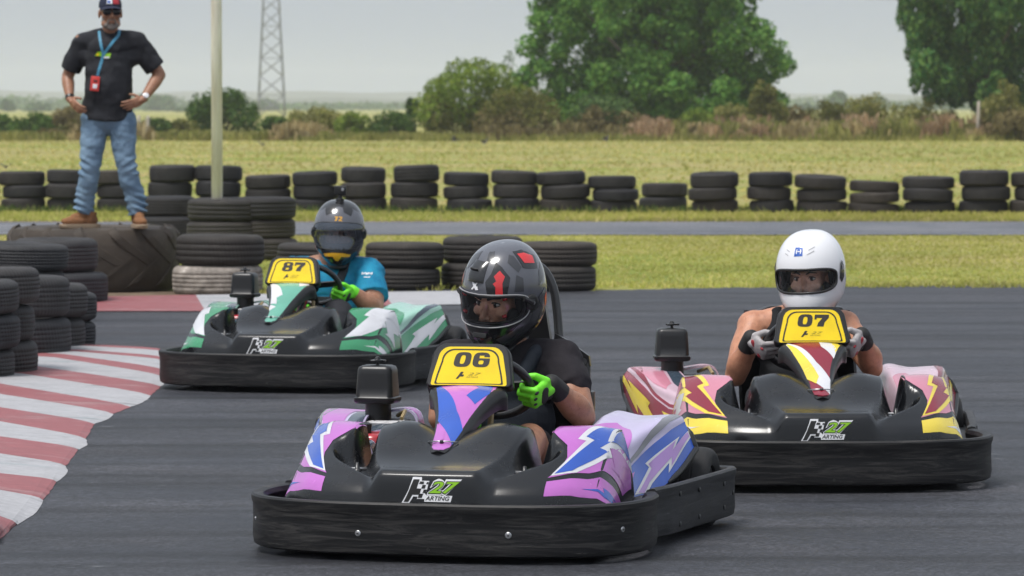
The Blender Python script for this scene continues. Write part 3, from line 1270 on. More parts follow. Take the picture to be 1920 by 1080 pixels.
g1 = 'bushes along the far edge of the field'
bush('bush', 'big rounded green bush left of the broadleaf tree', 782, 1006, 124, 176, 'bright', 13000, 0.10, group=g1, seed=1, leaf2='olive', frac=0.34)
bush('bush', 'brownish green bush between the big round bush and the tree', 890, 1064, 172, 173, 'olive', 5000, 0.09, group=g1, seed=2, leaf2='rust', frac=0.35)
bush('bush', 'low dull green bush under the broadleaf tree', 1056, 1200, 186, 172, 'grey', 4000, 0.09, group=g1, seed=3, leaf2='rust', frac=0.6, dome=4)
bush('bush', 'small bright green bush right of the tan reeds', 1270, 1345, 205, 171, 'bright', 2000, 0.08, group=g1, seed=4)
bush('bush', 'upright olive bush at the right foot of the broadleaf tree', 1395, 1475, 166, 172, 'olive', 3200, 0.09, group=g1, seed=5, up=0.6)
bush('bush', 'olive bush near the middle of the dry scrub', 1496, 1596, 196, 173, 'olive', 2400, 0.09, group=g1, seed=6, leaf2='rust', frac=0.5)
bush('bush', 'wide yellow green bush left of the evergreen tree', 1570, 1700, 186, 174, 'yellow', 3600, 0.09, group=g1, seed=7, leaf2='straw', frac=0.3, up=0.5)
bush('bush', 'yellowish bush under the evergreen tree', 1685, 1800, 190, 171, 'yellow', 2600, 0.09, group=g1, seed=8, leaf2='tan', frac=0.45)
bush('bush', 'pointed yellow green bush at the far right below the evergreen', 1832, 1935, 158, 168, 'yellow', 4200, 0.09, group=g1, seed=9, leaf2='rust', frac=0.4, up=0.4, dome=1.4)
bush('bush', 'dark rounded bush just right of the white pole', 352, 488, 172, 182, 'dark', 5000, 0.10, group=g1, seed=10)
bush('bush', 'small dark bush below the pylon', 486, 548, 218, 178, 'dark', 1500, 0.09, group=g1, seed=11)
bush('bush', 'long low yellow green bush right of the pylon', 526, 655, 208, 180, 'yellow', 3200, 0.09, group=g1, seed=12, dome=4, leaf2='olive', frac=0.4)
bush('bush', 'low green bush in the middle of the left hedge', 625, 706, 214, 177, 'bright', 1800, 0.09, group=g1, seed=13, dome=3)
bush('bush', 'low dark bush left of the slender small tree', 686, 780, 212, 176, 'dark', 2400, 0.09, group=g1, seed=14, dome=3)
bush('bush', 'dark green bush right of the standing man', 250, 330, 224, 178, 'dark', 1500, 0.09, group=g1, seed=15, dome=3)
bush('bush', 'low bush left of the white pole', 312, 376, 226, 178, 'olive', 1200, 0.09, group=g1, seed=16, dome=3)
bush('bush', 'dark bush left of the standing man', 26, 110, 214, 178, 'dark', 2200, 0.09, group=g1, seed=17, dome=3)
bush('bush', 'brown bush behind the standing man', 88, 170, 206, 181, 'rust', 2000, 0.09, group=g1, seed=18, leaf2='olive', frac=0.5)
bush('bush', 'dark bush at the left edge of the hedge', -55, 42, 216, 178, 'dark', 2200, 0.09, group=g1, seed=19, dome=3)
bush('bush', 'olive bush right of the upright olive bush', 1450, 1526, 204, 174, 'rust', 1600, 0.09, group=g1, seed=20)

# slender and hazy trees
def small_tree(label, x0, x1, yt, d, leaf, n, seed, size=0.14, group='small hazy trees beyond the field'):
    s = FPX / d
    q_ = random.Random(seed)
    h = CAMH + (HORIZ - yt) / s
    hw = (x1 - x0) / 2 / s
    bl_ = []
    for k in range(14):
        z = q_.uniform(0.25, 0.95) * h
        ww = hw * sqrt(max(0.05, 1 - ((z / h - 0.5) / 0.52) ** 2))
        R_ = hw * q_.uniform(0.25, 0.42)
        bl_.append(((q_.uniform(-1, 1) * max(0.05, ww - R_), q_.uniform(-.8, .8) * max(0.05, ww - R_), z - R_ * 0.5), (R_, R_, R_)))
    return tree('small_tree', label, (x0 + x1) / 2, d, bl_, n, size, leaf, hw * 0.07 + 0.04, h * 0.8, 0.5, 0, seed, 5, group)


bush('bush', 'green bush behind the dry scrub right of the broadleaf tree', 1330, 1410, 196, 174, 'yellow', 2600, 0.09, group=g1, seed=21, leaf2='straw', frac=0.35)
bush('bush', 'low rust brown bush at the right edge under the pointed bush', 1850, 1960, 212, 165, 'rust', 2400, 0.09, group=g1, seed=22, dome=3)
small_tree('slender dark little tree left of the big round bush', 757, 795, 174, 190, 'dark', 900, 41, 0.11)
small_tree('rounded pale tree far off, right of the standing man', 262, 342, 182, 1296, 'grey', 2600, 42, 0.81)
small_tree('pale tree far off behind the pylon\'s foot', 476, 526, 186, 1404, 'grey', 1800, 43, 0.81)
small_tree('bluish conifer shaped tree at the left edge', 0, 30, 184, 1134, 'grey', 1200, 44, 0.68)
small_tree('hazy tree behind the standing man\'s left elbow', 44, 105, 196, 1161, 'grey', 1800, 45, 0.68)
small_tree('hazy low tree behind the standing man', 200, 262, 205, 1134, 'grey', 1500, 46, 0.68)
small_tree('hazy tree left of the dark rounded bush', 325, 375, 205, 1080, 'grey', 1300, 47, 0.68)
small_tree('taller hazy tree in the gap between the two big trees', 1545, 1600, 174, 1080, 'grey', 2200, 48, 0.70)
small_tree('narrow hazy tree right of the broadleaf tree', 1490, 1530, 195, 1080, 'grey', 1300, 49, 0.70)
small_tree('hazy tree just left of the evergreen', 1610, 1680, 184, 1242, 'grey', 2200, 50, 0.76)
small_tree('pale bare looking thin tree left of the broadleaf tree', 930, 985, 92, 260, 'grey', 220, 51, 0.10)

# far wood line
bl = []
q = random.Random(9)
for k in range(420):
    px = q.uniform(-150, 2050)
    d = q.uniform(1500, 2600)
    s = FPX / d
    h = q.uniform(1.2, 3.6) + (3.2 if (px < 350 or px > 1450) and q.random() < .3 else 0)
    bl.append((((px - 960) / s, d, h * 0.5), (q.uniform(9, 20), 6, h * 0.55)))
o = np_mesh('woods', leaf_cloud(bl, 26000, 1.1, 0.6, 0, 3), 4, F['grey'])
tag(o, 'far off hazy line of woods below the hills', 'woods', kind='stuff')

# dry scrub between the bushes
def scrub(name, label, cat, spans, m, hmax, seed, wd=0.05):
    R_ = np.random.default_rng(seed)
    P_, H_ = [], []
    for (x0, x1, k) in spans:
        for _ in range(k):
            px = R_.uniform(x0, x1)
            d = R_.uniform(165.5, 175)
            n = int(R_.integers(60, 150))
            cx = (px - 960) / FPX * d
            sx = R_.uniform(0.12, 0.5)
            hh = hmax * R_.uniform(0.35, 1.0)
            u = R_.normal(size=(n, 2))
            P_.append(np.stack([cx + u[:, 0] * sx, d + u[:, 1] * sx, np.zeros(n)], 1))
            H_.append(hh * np.exp(-0.25 * (u[:, 0] ** 2)) * R_.uniform(0.5, 1.05, n))
    P_ = np.concatenate(P_)
    H_ = np.concatenate(H_)
    N = len(P_)
    a_ = R_.uniform(0, 2 * pi, N)
    la = R_.uniform(0, 2 * pi, N)
    ll = R_.uniform(0, 0.35, N) * H_
    V = np.zeros((N, 4, 3))
    dx, dy = np.cos(a_) * wd, np.sin(a_) * wd
    z0 = np.zeros(N)
    V[:, 0] = P_ + np.stack([-dx * .5, -dy * .5, z0], 1)
    V[:, 1] = P_ + np.stack([dx * .5, dy * .5, z0], 1)
    V[:, 2] = P_ + np.stack([np.cos(la) * ll + dx, np.sin(la) * ll + dy, H_], 1)
    V[:, 3] = P_ + np.stack([np.cos(la) * ll - dx, np.sin(la) * ll - dy, H_ * 0.9], 1)
    o_ = np_mesh(name, V.reshape(-1, 3), 4, m)
    tag(o_, label, cat, kind='stuff')


scrub('tan_reeds', 'clumps of tan reeds and dry plumes in front of the broadleaf tree', 'reeds', ((1194, 1258, 34), (1330, 1440, 12), (1440, 1640, 12), (1740, 1860, 14)), F['tan'], 1.2, 21)
scrub('dry_scrub', 'rust brown dry scrub at the foot of the far bushes', 'scrub', ((900, 1200, 36), (1260, 1620, 34), (1840, 1960, 22), (80, 190, 8)), F['rust'], 0.85, 22)
scrub('yellow_scrub', 'yellow green weeds along the far edge of the field', 'weeds', ((1240, 1960, 110), (1560, 1860, 50)), F['yellow'], 1.05, 23)
scrub('low_weeds', 'low yellow green weeds along the far hedge left of the big bush', 'weeds', ((-40, 780, 80),), F['yellow'], 0.5, 25)
scrub('straw_scrub', 'tall straw coloured dry grass along the far hedge', 'dry grass', ((1290, 1940, 90), (150, 260, 16), (520, 620, 12)), F['straw'], 0.95, 24)
P = np.concatenate([field_pts(7000, -80, 800, 170, 178), field_pts(7000, 780, 2000, 164, 170)])
tag(blades('hedge_foot_grass', P, 0.32, 0.05, F['yellow'], 0.7), 'longer grass at the foot of the far hedge', 'grass', kind='stuff')
# tall grass tufts round tyre feet
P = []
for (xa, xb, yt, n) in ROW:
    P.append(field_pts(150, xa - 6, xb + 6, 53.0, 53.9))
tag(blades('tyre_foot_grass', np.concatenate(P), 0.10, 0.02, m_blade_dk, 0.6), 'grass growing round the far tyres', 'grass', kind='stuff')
P = np.concatenate([field_pts(500, 500, 1120, 30.6, 31.4), field_pts(350, 480, 520, 29.9, 30.4), field_pts(900, 1110, 1960, 31.2, 31.8)])
tag(blades('lawn_edge_grass', P, 0.045, 0.012, m_blade, 1.1), 'ragged grass along the near lawn edge', 'grass', kind='stuff')

# posts
m_post = mat('bleached_wood', (0.45, 0.40, 0.33, 1), 0.8, var=0.2, vscale=5)
for (px, yt, d, lab) in ((260, 216, 170, 'short pale fence post behind the man\'s wristwatch'), (277, 217, 170, 'short pale fence post second right of the man\'s wristwatch'), (1832, 190, 167, 'tall pale fence post under the evergreen tree')):
    s = FPX / d
    h = CAMH + (HORIZ - yt) / s
    mb = MB()
    hb = h
    mb.lathe([(0.075, 0), (0.07, hb * 0.5), (0.07, hb - 0.06), (0.045, hb), (0.005, hb + 0.01)], m_post, 10, closed=False)
    o = mb.build('fence_post', loc=((px - 960) / s, d, 0), rot=(0.02, 0.03, 0))
    tag(o, lab, 'post', 'fence posts by the hedge')

# birds
m_bd = mat('bird_dark', (0.035, 0.03, 0.03, 1), 0.7)
m_bw = mat('bird_white', (0.6, 0.58, 0.55, 1), 0.7)
for k, (px, py, d, lab) in enumerate(((493, 271, 140, 'small dark bird low over the field right of the pole'), (853, 263, 150, 'small dark bird over the field below the big round bush'),
                                   (907, 267, 145, 'small dark bird over the field right of another bird'), (1135, 262, 150, 'small dark bird over the field below the broadleaf tree'), (11, 313, 62, 'dark bird perched behind the tyres at the left edge'))):
    p = D(px, py, d)
    sc = 0.26 if d > 100 else 0.13
    body, _ = fuse([ell((0, 0, 0), (0.16, 0.42, 0.16)), ell((0, -0.42, 0.1), (0.11, 0.14, 0.11)), cap((0, 0.3, 0), (0, 0.75, 0.02), 0.09, 0.03)], 0.03, 2), None
    mb = MB()
    mb.add(body[0], body[1], m_bd)
    mb.add(*fuse([ell((0, -0.05, -0.09), (0.12, 0.3, 0.12))], 0.03, 1), m_bw)
    for sx in (-1, 1):
        up_ = 0.55 + 0.2 * (k % 2)
        mb.loft([[(sx * 0.1, -0.2, 0.06), (sx * 0.1, 0.2, 0.05), (sx * 0.1, 0.2, 0.09), (sx * 0.1, -0.2, 0.10)],
                 [(sx * 0.5, -0.22, up_ * 0.6), (sx * 0.5, 0.16, up_ * 0.6), (sx * 0.5, 0.16, up_ * 0.6 + 0.03), (sx * 0.5, -0.22, up_ * 0.6 + 0.03)],
                 [(sx * 0.85, 0.0, up_ * 0.8), (sx * 0.85, 0.14, up_ * 0.8), (sx * 0.85, 0.14, up_ * 0.8 + 0.02), (sx * 0.85, 0.0, up_ * 0.8 + 0.02)]], m_bd)
    o = mb.build('bird', loc=p, rot=(0.2, 0, rnd.uniform(-1.5, 1.5)))
    o.scale = (sc, sc, sc)
    tag(o, lab, 'bird', 'birds over the field')
# ================================================================== go-karts
def plastic(name, c, rough=0.26, coat=0.25):
    t = NT(name)
    src = t.coords('Object')
    nz = t.noise(5, 5, 0.6, src)
    fine = t.noise(55, 4, 0.7, src)
    r = t.ramp(nz, 'Fac', [(0.3, grey(max(0.05, rough - 0.05))), (0.7, grey(rough + 0.07))])
    t.l(r, 'Color', t.b, 'Roughness')
    v = t.ramp(nz, 'Fac', [(0.3, tuple([x * 0.85 for x in c[:3]] + [1])), (0.75, tuple([min(1, x * 1.15) for x in c[:3]] + [1]))])
    # fine dust that has settled on the moulding
    d_ = t.ramp(fine, 'Fac', [(0.64, grey(0)), (0.82, grey(0.05))])
    m_ = t.mix((d_, 0), (v, 0), (0.20, 0.20, 0.21, 1))
    for scl, rt in (((60, 3, 3), (0.3, 0.2, 0.5)), ((3, 70, 5), (0.1, 0.4, -0.4))):
        mp = t.coords('Object', scl)
        mp.inputs['Rotation'].default_value = rt
        sn = t.noise(1.0, 2, 0.5, mp, 0.8)
        sr = t.ramp(sn, 'Fac', [(0.70, grey(0)), (0.74, grey(0.10))])
        m_ = t.mix((sr, 0), m_, (0.10, 0.10, 0.105, 1))
    t.col(m_)
    t.b.inputs['Coat Weight'].default_value = coat
    t.b.inputs['Coat Roughness'].default_value = 0.1
    return t.m


def scuffed(name, c, scuff):
    t = NT(name)
    src = t.coords('Object', (2.2, 2.2, 26))
    nz = t.noise(1.6, 6, 0.72, src, 1.2)
    nb = t.noise(3.0, 5, 0.6, t.coords('Object'))
    n2 = t.noise(4.5, 5, 0.75, t.coords('Object', (1.2, 1.2, 40)), 0.6)
    k = t.ramp(nz, 'Fac', [(0.47, grey(0)), (0.70, grey(0.8))])
    k2 = t.ramp(n2, 'Fac', [(0.63, grey(0)), (0.73, grey(0.9))])
    v = t.ramp(nb, 'Fac', [(0.35, c), (0.7, tuple([x * 1.7 for x in c[:3]] + [1]))])
    m1 = t.mix((k, 0), (v, 0), scuff)
    t.col(t.mix((k2, 0), m1, tuple([x * 2.0 for x in scuff[:3]] + [1])))
    r = t.ramp(nz, 'Fac', [(0.35, grey(0.42)), (0.7, grey(0.68))])
    t.l(r, 'Color', t.b, 'Roughness')
    t.bump(nz, 'Fac', 0.35, 0.004)
    t.b.inputs['Specular IOR Level'].default_value = 0.35
    return t.m


m_blk = plastic('black_bodywork', (0.005, 0.0055, 0.007, 1), 0.25, 0.12)
m_blk2 = plastic('black_moulding', (0.009, 0.009, 0.010, 1), 0.36, 0.05)
m_bump = scuffed('scuffed_bumper', (0.005, 0.005, 0.0056, 1), (0.065, 0.061, 0.058, 1))
m_bump2 = scuffed('grey_scuffed_bumper', (0.012, 0.0125, 0.014, 1), (0.075, 0.075, 0.08, 1))
m_frame = mat('black_steel', (0.014, 0.014, 0.015, 1), 0.35, coat=0.2)
m_steel2 = mat('bright_steel', (0.55, 0.55, 0.56, 1), 0.3, 1.0, var=0.2, vscale=30)
m_tyre = mat('kart_tyre', (0.013, 0.013, 0.014, 1), 0.75, var=0.4, vscale=12, bump=0.3, bscale=90)
m_yel = mat('sticker_yellow', rgb(238, 205, 18), 0.3, var=0.06, vscale=14)
m_ink = mat('sticker_black', (0.016, 0.015, 0.014, 1), 0.35)
m_inkb = mat('sticker_brown_black', (0.030, 0.024, 0.018, 1), 0.35)
m_wht = mat('sticker_white', (0.80, 0.80, 0.82, 1), 0.3, var=0.05, vscale=20)
m_lime = mat('sticker_lime', rgb(140, 196, 38), 0.3)
m_olive = mat('sticker_faint_olive', rgb(150, 140, 40), 0.3)
m_red_b = mat('red_fuel_part', (0.40, 0.02, 0.03, 1), 0.3, coat=0.4)
m_org = mat('orange_engine_part', (0.55, 0.16, 0.02, 1), 0.4)
m_alu = mat('cast_alloy', (0.30, 0.30, 0.31, 1), 0.45, 0.8, var=0.3, vscale=40)
m_hose = mat('tan_hose', (0.30, 0.22, 0.10, 1), 0.5)


def livery(name, c):
    return mat(name, c, 0.22, coat=0.30, var=0.07, vscale=6, rvar=0.06)


HT = ([0, .010, .022, .04, .08, .11, .16, .22, .3, .38, .44, .5], [.165, .266, .287, .296, .302, .307, .319, .338, .370, .396, .404, .394])
VT = ([0, .010, .022, .04, .08, .11, .16, .22, .3, .38, .5], [.165, .234, .250, .259, .264, .267, .273, .278, .278, .268, .25])
PT = ([0, .010, .022, .04, .08, .11, .16, .22, .3, .38, .44, .5], [.165, .212, .230, .246, .270, .288, .314, .343, .379, .404, .410, .408])
XH = ([0, .08, .16, .25, .35, .45, .5], [.165, .184, .212, .238, .254, .260, .260])
XP = ([0, .08, .12, .17, .22, .27, .30, .34, .42, .5], [.19, .212, .265, .335, .360, .350, .328, .312, .308, .308])


def yfront(x):
    a = abs(x)
    return 0.045 + 0.05 * (a / 0.5) ** 2 + 0.13 * (a / 0.5) ** 4


def ztop(x, yy):
    a = abs(x)
    hmp, val, pod = ctab(yy, *HT), ctab(yy, *VT), ctab(yy, *PT)
    xh, xp = ctab(yy, *XH), ctab(yy, *XP)
    crest = 0.020 * math.exp(-((a - 0.155) / 0.07) ** 2) * sm(0.16, 0.40, yy)
    hmp += crest - 0.02 * sm(0.12, 0.0, a) * sm(0.2, 0.42, yy)
    z = lerp(hmp, val, sm(xh - 0.022, xh + 0.026, a))
    z = lerp(z, pod - 0.018 * sm(0.42, 0.5, a), sm(xp - 0.022, xp + 0.022, a))
    return z


def surf_front(q, w):
    a = abs(q)
    sg = 1 if q >= 0 else -1
    x = min(a, 0.5)
    yy = 0.5 * max(0.0, min(w, 1.0)) ** 1.7
    t = max(0.0, (a - 0.5) / 0.18)
    z = ztop(x, yy)
    y = yfront(x) + yy * 0.82
    if w > 1:
        z -= (w - 1) / 0.2 * 0.16
    if w < 0:
        z += w * 0.5
    if t > 0:
        x = 0.5 + 0.042 * sin(min(1, t) * pi / 2)
        z = lerp(z, 0.15, max(0, t * 1.04 - 0.04 * sin(pi * min(1, t))))
        y += 0.05 * t * (1 - sm(0.0, 0.5, yy))
    return Vector((sg * x, y, z))


NS = [0, .10, .22, .42, .62, .82, .94, 1.0]
NY = [.632, .60, .555, .460, .370, .290, .245, .225]
NZ = [.518, .516, .500, .446, .398, .362, .346, .336]
NW = [.116, .133, .112, .074, .054, .043, .036, .026]
ND = [.06, .078, .062, .046, .038, .032, .027, .02]


def cone_pt(s, k, dn=0.0):
    y, z, hw = ctab(s, NS, NY), ctab(s, NS, NZ), ctab(s, NS, NW)
    e = 0.01
    ty, tz = ctab(min(1, s + e), NS, NY) - ctab(max(0, s - e), NS, NY), ctab(min(1, s + e), NS, NZ) - ctab(max(0, s - e), NS, NZ)
    L = math.hypot(ty, tz) or 1
    n = Vector((0, tz / L, -ty / L))
    if n.z < 0:
        n = -n
    return Vector((k * hw, y, z)) + n * dn


def surf_cone(s, k):
    return cone_pt(s, k * 0.82, 0.010 * (1 - k * k * 0.8))


PB, PTP = Vector((0, 0.628, 0.514)), Vector((0, 0.682, 0.655))
PN = Vector((0, -(PTP.z - PB.z), PTP.y - PB.y)).normalized()


def panel_hw(b):
    return 0.146 - 0.018 * sm(0.0, 0.75, b) + 0.004 * sin(b * pi)


def surf_panel(a, b):
    p = PB.lerp(PTP, b)
    return Vector((a * panel_hw(b), p.y, p.z)) + PN * (0.022 + 0.006 * (1 - a * a))


def rrect(x0, x1, y0, y1, r, rb=None, n=7):
    """rounded rectangle, top radius r (x units) and bottom radius rb"""
    rb = r if rb is None else rb
    out = []
    for (cx, cy, rr, a0) in ((x1 - r[0], y1 - r[1], r, 0), (x0 + r[0], y1 - r[1], r, pi / 2), (x0 + rb[0], y0 + rb[1], rb, pi), (x1 - rb[0], y0 + rb[1], rb, 1.5 * pi)):
        for i in range(n + 1):
            a = a0 + pi / 2 * i / n
            out.append((cx + rr[0] * cos(a), cy + rr[1] * sin(a)))
    return out


UY = [0, .25, .5, .75, 1]
PODT = {'zi': [.325, .340, .368, .392, .398], 'xr': [.475, .472, .500, .545, .572], 'zr': [.316, .322, .356, .388, .396], 'xm': [.508, .500, .525, .578, .612],
        'zm': [.250, .252, .278, .312, .335], 'xb': [.525, .530, .560, .605, .635], 'zb': [.165, .165, .168, .215, .285]}
VV = [0, .15, .35, .5, .62, .75, 1]


def make_podsurf(sx):
    def f(u, v):
        u = min(1.0, max(0.0, u))
        v = min(1.0, max(0.0, v))
        g = {k: ctab(u, UY, tt) for k, tt in PODT.items()}
        if sx < 0:
            wd = sm(0.0, .5, u)
            for k, e_ in (('xr', .085), ('xm', .085), ('xb', .055)):
                g[k] += e_ * wd
            g['zm'] += .02 * wd
        xs = [.30, .335, (.335 + g['xr']) / 2, g['xr'], g['xr'] * 0.5 + g['xm'] * 0.5 + 0.004, g['xm'], g['xb']]
        zs = [g['zi'] - .14, g['zi'], g['zi'] * .5 + g['zr'] * .5 - .004, g['zr'], g['zr'] * .45 + g['zm'] * .55, g['zm'], g['zb']]
        y = 0.57 + 0.61 * u + 0.02 * sin(pi * v)
        return Vector((sx * ctab(v, VV, xs), y, ctab(v, VV, zs)))
    return f


FRONT_PLAN = [(0, 0), (.16, .004), (.3, .016), (.42, .045), (.52, .095), (.59, .165), (.635, .26), (.652, .36), (.652, .44), (.645, .50), (.630, .545), (.621, .575)]
SIDE_PLAN = [(.620, .577), (.622, .61), (.630, .65), (.648, .73), (.675, .95), (.705, 1.2), (.722, 1.36), (.722, 1.42), (.705, 1.455), (.66, 1.465)]


def wallstrip(mb, plan, z0, z1, th, m_, lip=0.012):
    """moulded plastic rail: rounded lips, thickness th, following a plan line (outer face)"""
    n = len(plan)
    secs = []
    for i, p in enumerate(plan):
        a, b = Vector(plan[max(0, i - 1)]), Vector(plan[min(n - 1, i + 1)])
        t = (b - a).normalized()
        nn = Vector((t.y, -t.x))
        P = Vector(p)
        pr = [(-0.012, z0), (-0.002, z0 + 0.006), (0.002, z0 + 0.03), (0.0, (z0 + z1) / 2), (0.001, z1 - 0.035), (0.006, z1 - 0.02), (0.006, z1 - 0.006), (0.0, z1), (-lip, z1 + 0.001), (-th * 0.8, z1 - 0.004),
              (-th, z1 - 0.018), (-th * 0.85, z1 - 0.05), (-th * 0.85, z0 + 0.01), (-th * 0.7, z0)]
        secs.append([(P.x + nn.x * o_, P.y + nn.y * o_, z) for o_, z in pr])
    mb.loft(secs, m_)


def dense(plan, k=5):
    xs = [0.0]
    for i in range(1, len(plan)):
        xs.append(xs[-1] + math.hypot(plan[i][0] - plan[i - 1][0], plan[i][1] - plan[i - 1][1]))
    out = []
    for i in range(len(plan) - 1):
        for j in range(k):
            s_ = lerp(xs[i], xs[i + 1], j / k)
            out.append((ctab(s_, xs, [p[0] for p in plan]), ctab(s_, xs, [p[1] for p in plan])))
    out.append(plan[-1])
    return out


def mirror(poly):
    return [(-a, b) for a, b in poly]


def grow(poly, f, dx=0, dy=0):
    cx = sum(p[0] for p in poly) / len(poly)
    cy = sum(p[1] for p in poly) / len(poly)
    return [(cx + (p[0] - cx) * f + dx, cy + (p[1] - cy) * f + dy) for p in poly]


POD_STRIP = [(.362, .115), (.362, .30), (.47, .355), (.56, .46), (.66, .62), (.66, .25), (.56, .15), (.46, .12)]
POD_UPPER = [(.362, .345), (.392, .46), (.400, .56), (.388, .68), (.352, .765), (.325, .84), (.322, 1.0), (.46, 1.0), (.57, .99), (.64, .93), (.64, .68), (.56, .56), (.47, .42)]
BOLT = [(.470, 1.0), (.432, .76), (.456, .74), (.378, .385), (.425, .415), (.502, .66), (.476, .68), (.528, .83), (.585, .985)]
BOLT_O = [(.448, 1.0), (.412, .735), (.436, .72), (.368, .365), (.438, .40), (.528, .675), (.502, .69), (.552, .84), (.61, .985)]
BOLT2 = [(.53, .78), (.505, .70), (.555, .66), (.54, .60), (.635, .76), (.58, .80), (.60, .92), (.565, .98)]
STRIP2 = [(.46, .22), (.55, .28), (.535, .33), (.64, .44), (.61, .36), (.655, .36), (.60, .27), (.56, .22)]
SP_SIDE = [(0, .70), (.1, .705), (.25, .745), (.4, .715), (.6, .645), (.8, .60), (1, .58), (1, 1), (0, 1)]
SP_SWOOSH = [(0, .60), (.12, .61), (.25, .66), (.42, .61), (.6, .53), (.8, .48), (1, .46), (1, .52), (.8, .54), (.6, .59), (.42, .675), (.25, .72), (.1, .68), (0, .67)]
SP_PATCH = [(.02, .17), (.5, .17), (.66, .30), (.55, .42), (.3, .56), (.14, .52), (.02, .50)]


def low(p):
    return [(u, .70 + (v - .54) * .65) for u, v in p]


SP_BOLT = low([(.28, .96), (.52, .76), (.50, .70), (.80, .60), (.74, .70), (.97, .56), (.97, .66), (.70, .86), (.72, .77), (.46, .88), (.36, .98)])
SP_BOLT_O = low([(.22, .97), (.50, .735), (.47, .675), (.86, .57), (.78, .68), (.985, .54), (.985, .70), (.66, .91), (.685, .815), (.48, .91), (.40, .985)])
SP_LOW = [(.0, .86), (.2, .80), (.32, .80), (.12, .95), (.0, .99)]


def add_logo(mb, surf, fn, off, white=True):
    W1 = [(-.022, -.022), (.108, -.022), (.180, .098), (.30, .098), (.345, .17), (.40, .17), (.43, .29), (.45, .365), (.32, .365), (.32, .405), (.165, .405), (.095, .20)]
    W2 = [(.245, .06), (.37, .06), (.37, .012), (.815, .012), (.845, .12), (.40, .12), (.36, .17), (.26, .13)]
    bar = [(.015, .0), (.095, .0), (.165, .125), (.285, .125), (.315, .225), (.235, .225), (.285, .38), (.18, .38), (.11, .20)]
    chk = [[(.275, .30), (.345, .30), (.362, .35), (.295, .35)], [(.315, .225), (.375, .225), (.395, .285), (.335, .285)], [(.345, .30), (.36, .30), (.365, .31), (.35, .31)],
           [(.255, .075), (.325, .075), (.35, .145), (.28, .145)], [(.395, .30), (.43, .30), (.44, .34), (.41, .34)], [(.335, .155), (.39, .155), (.41, .21), (.36, .21)]]

    def put(reg, o_, m_):
        mb.region(mapreg(reg, fn), surf, o_, m_)
    if white:
        put(region([W1, W2], [], 0.06), off, m_wht)
        put(fit(text2d('27', 1, 0.085, 0.35), .405, .115, 1.005, .39), off * 1.3, m_wht)
        put(region([bar], [], 0.06), off * 1.7, m_ink)
        for c in chk:
            put(region([c], [], 0.06), off * 1.7, m_ink)
        put(fit(text2d('27', 1, 0.055, 0.35), .425, .135, .985, .37), off * 1.7, m_ink)
        put(fit(text2d('27', 1, 0.02, 0.35), .445, .153, .965, .352), off * 2.4, m_lime)
        put(fit(text2d('ARTING', 1, 0.02, 0.3), .385, .035, .80, .11), off * 1.7, m_ink)
    else:
        put(region([bar], [], 0.06), off, m_ink)
        put(fit(text2d('27', 1, 0.0, 0.35), .445, .19, .965, .34), off, m_olive)
        put(fit(text2d('ARTING', 1, 0.0, 0.3), .385, .06, .85, .14), off, m_olive)


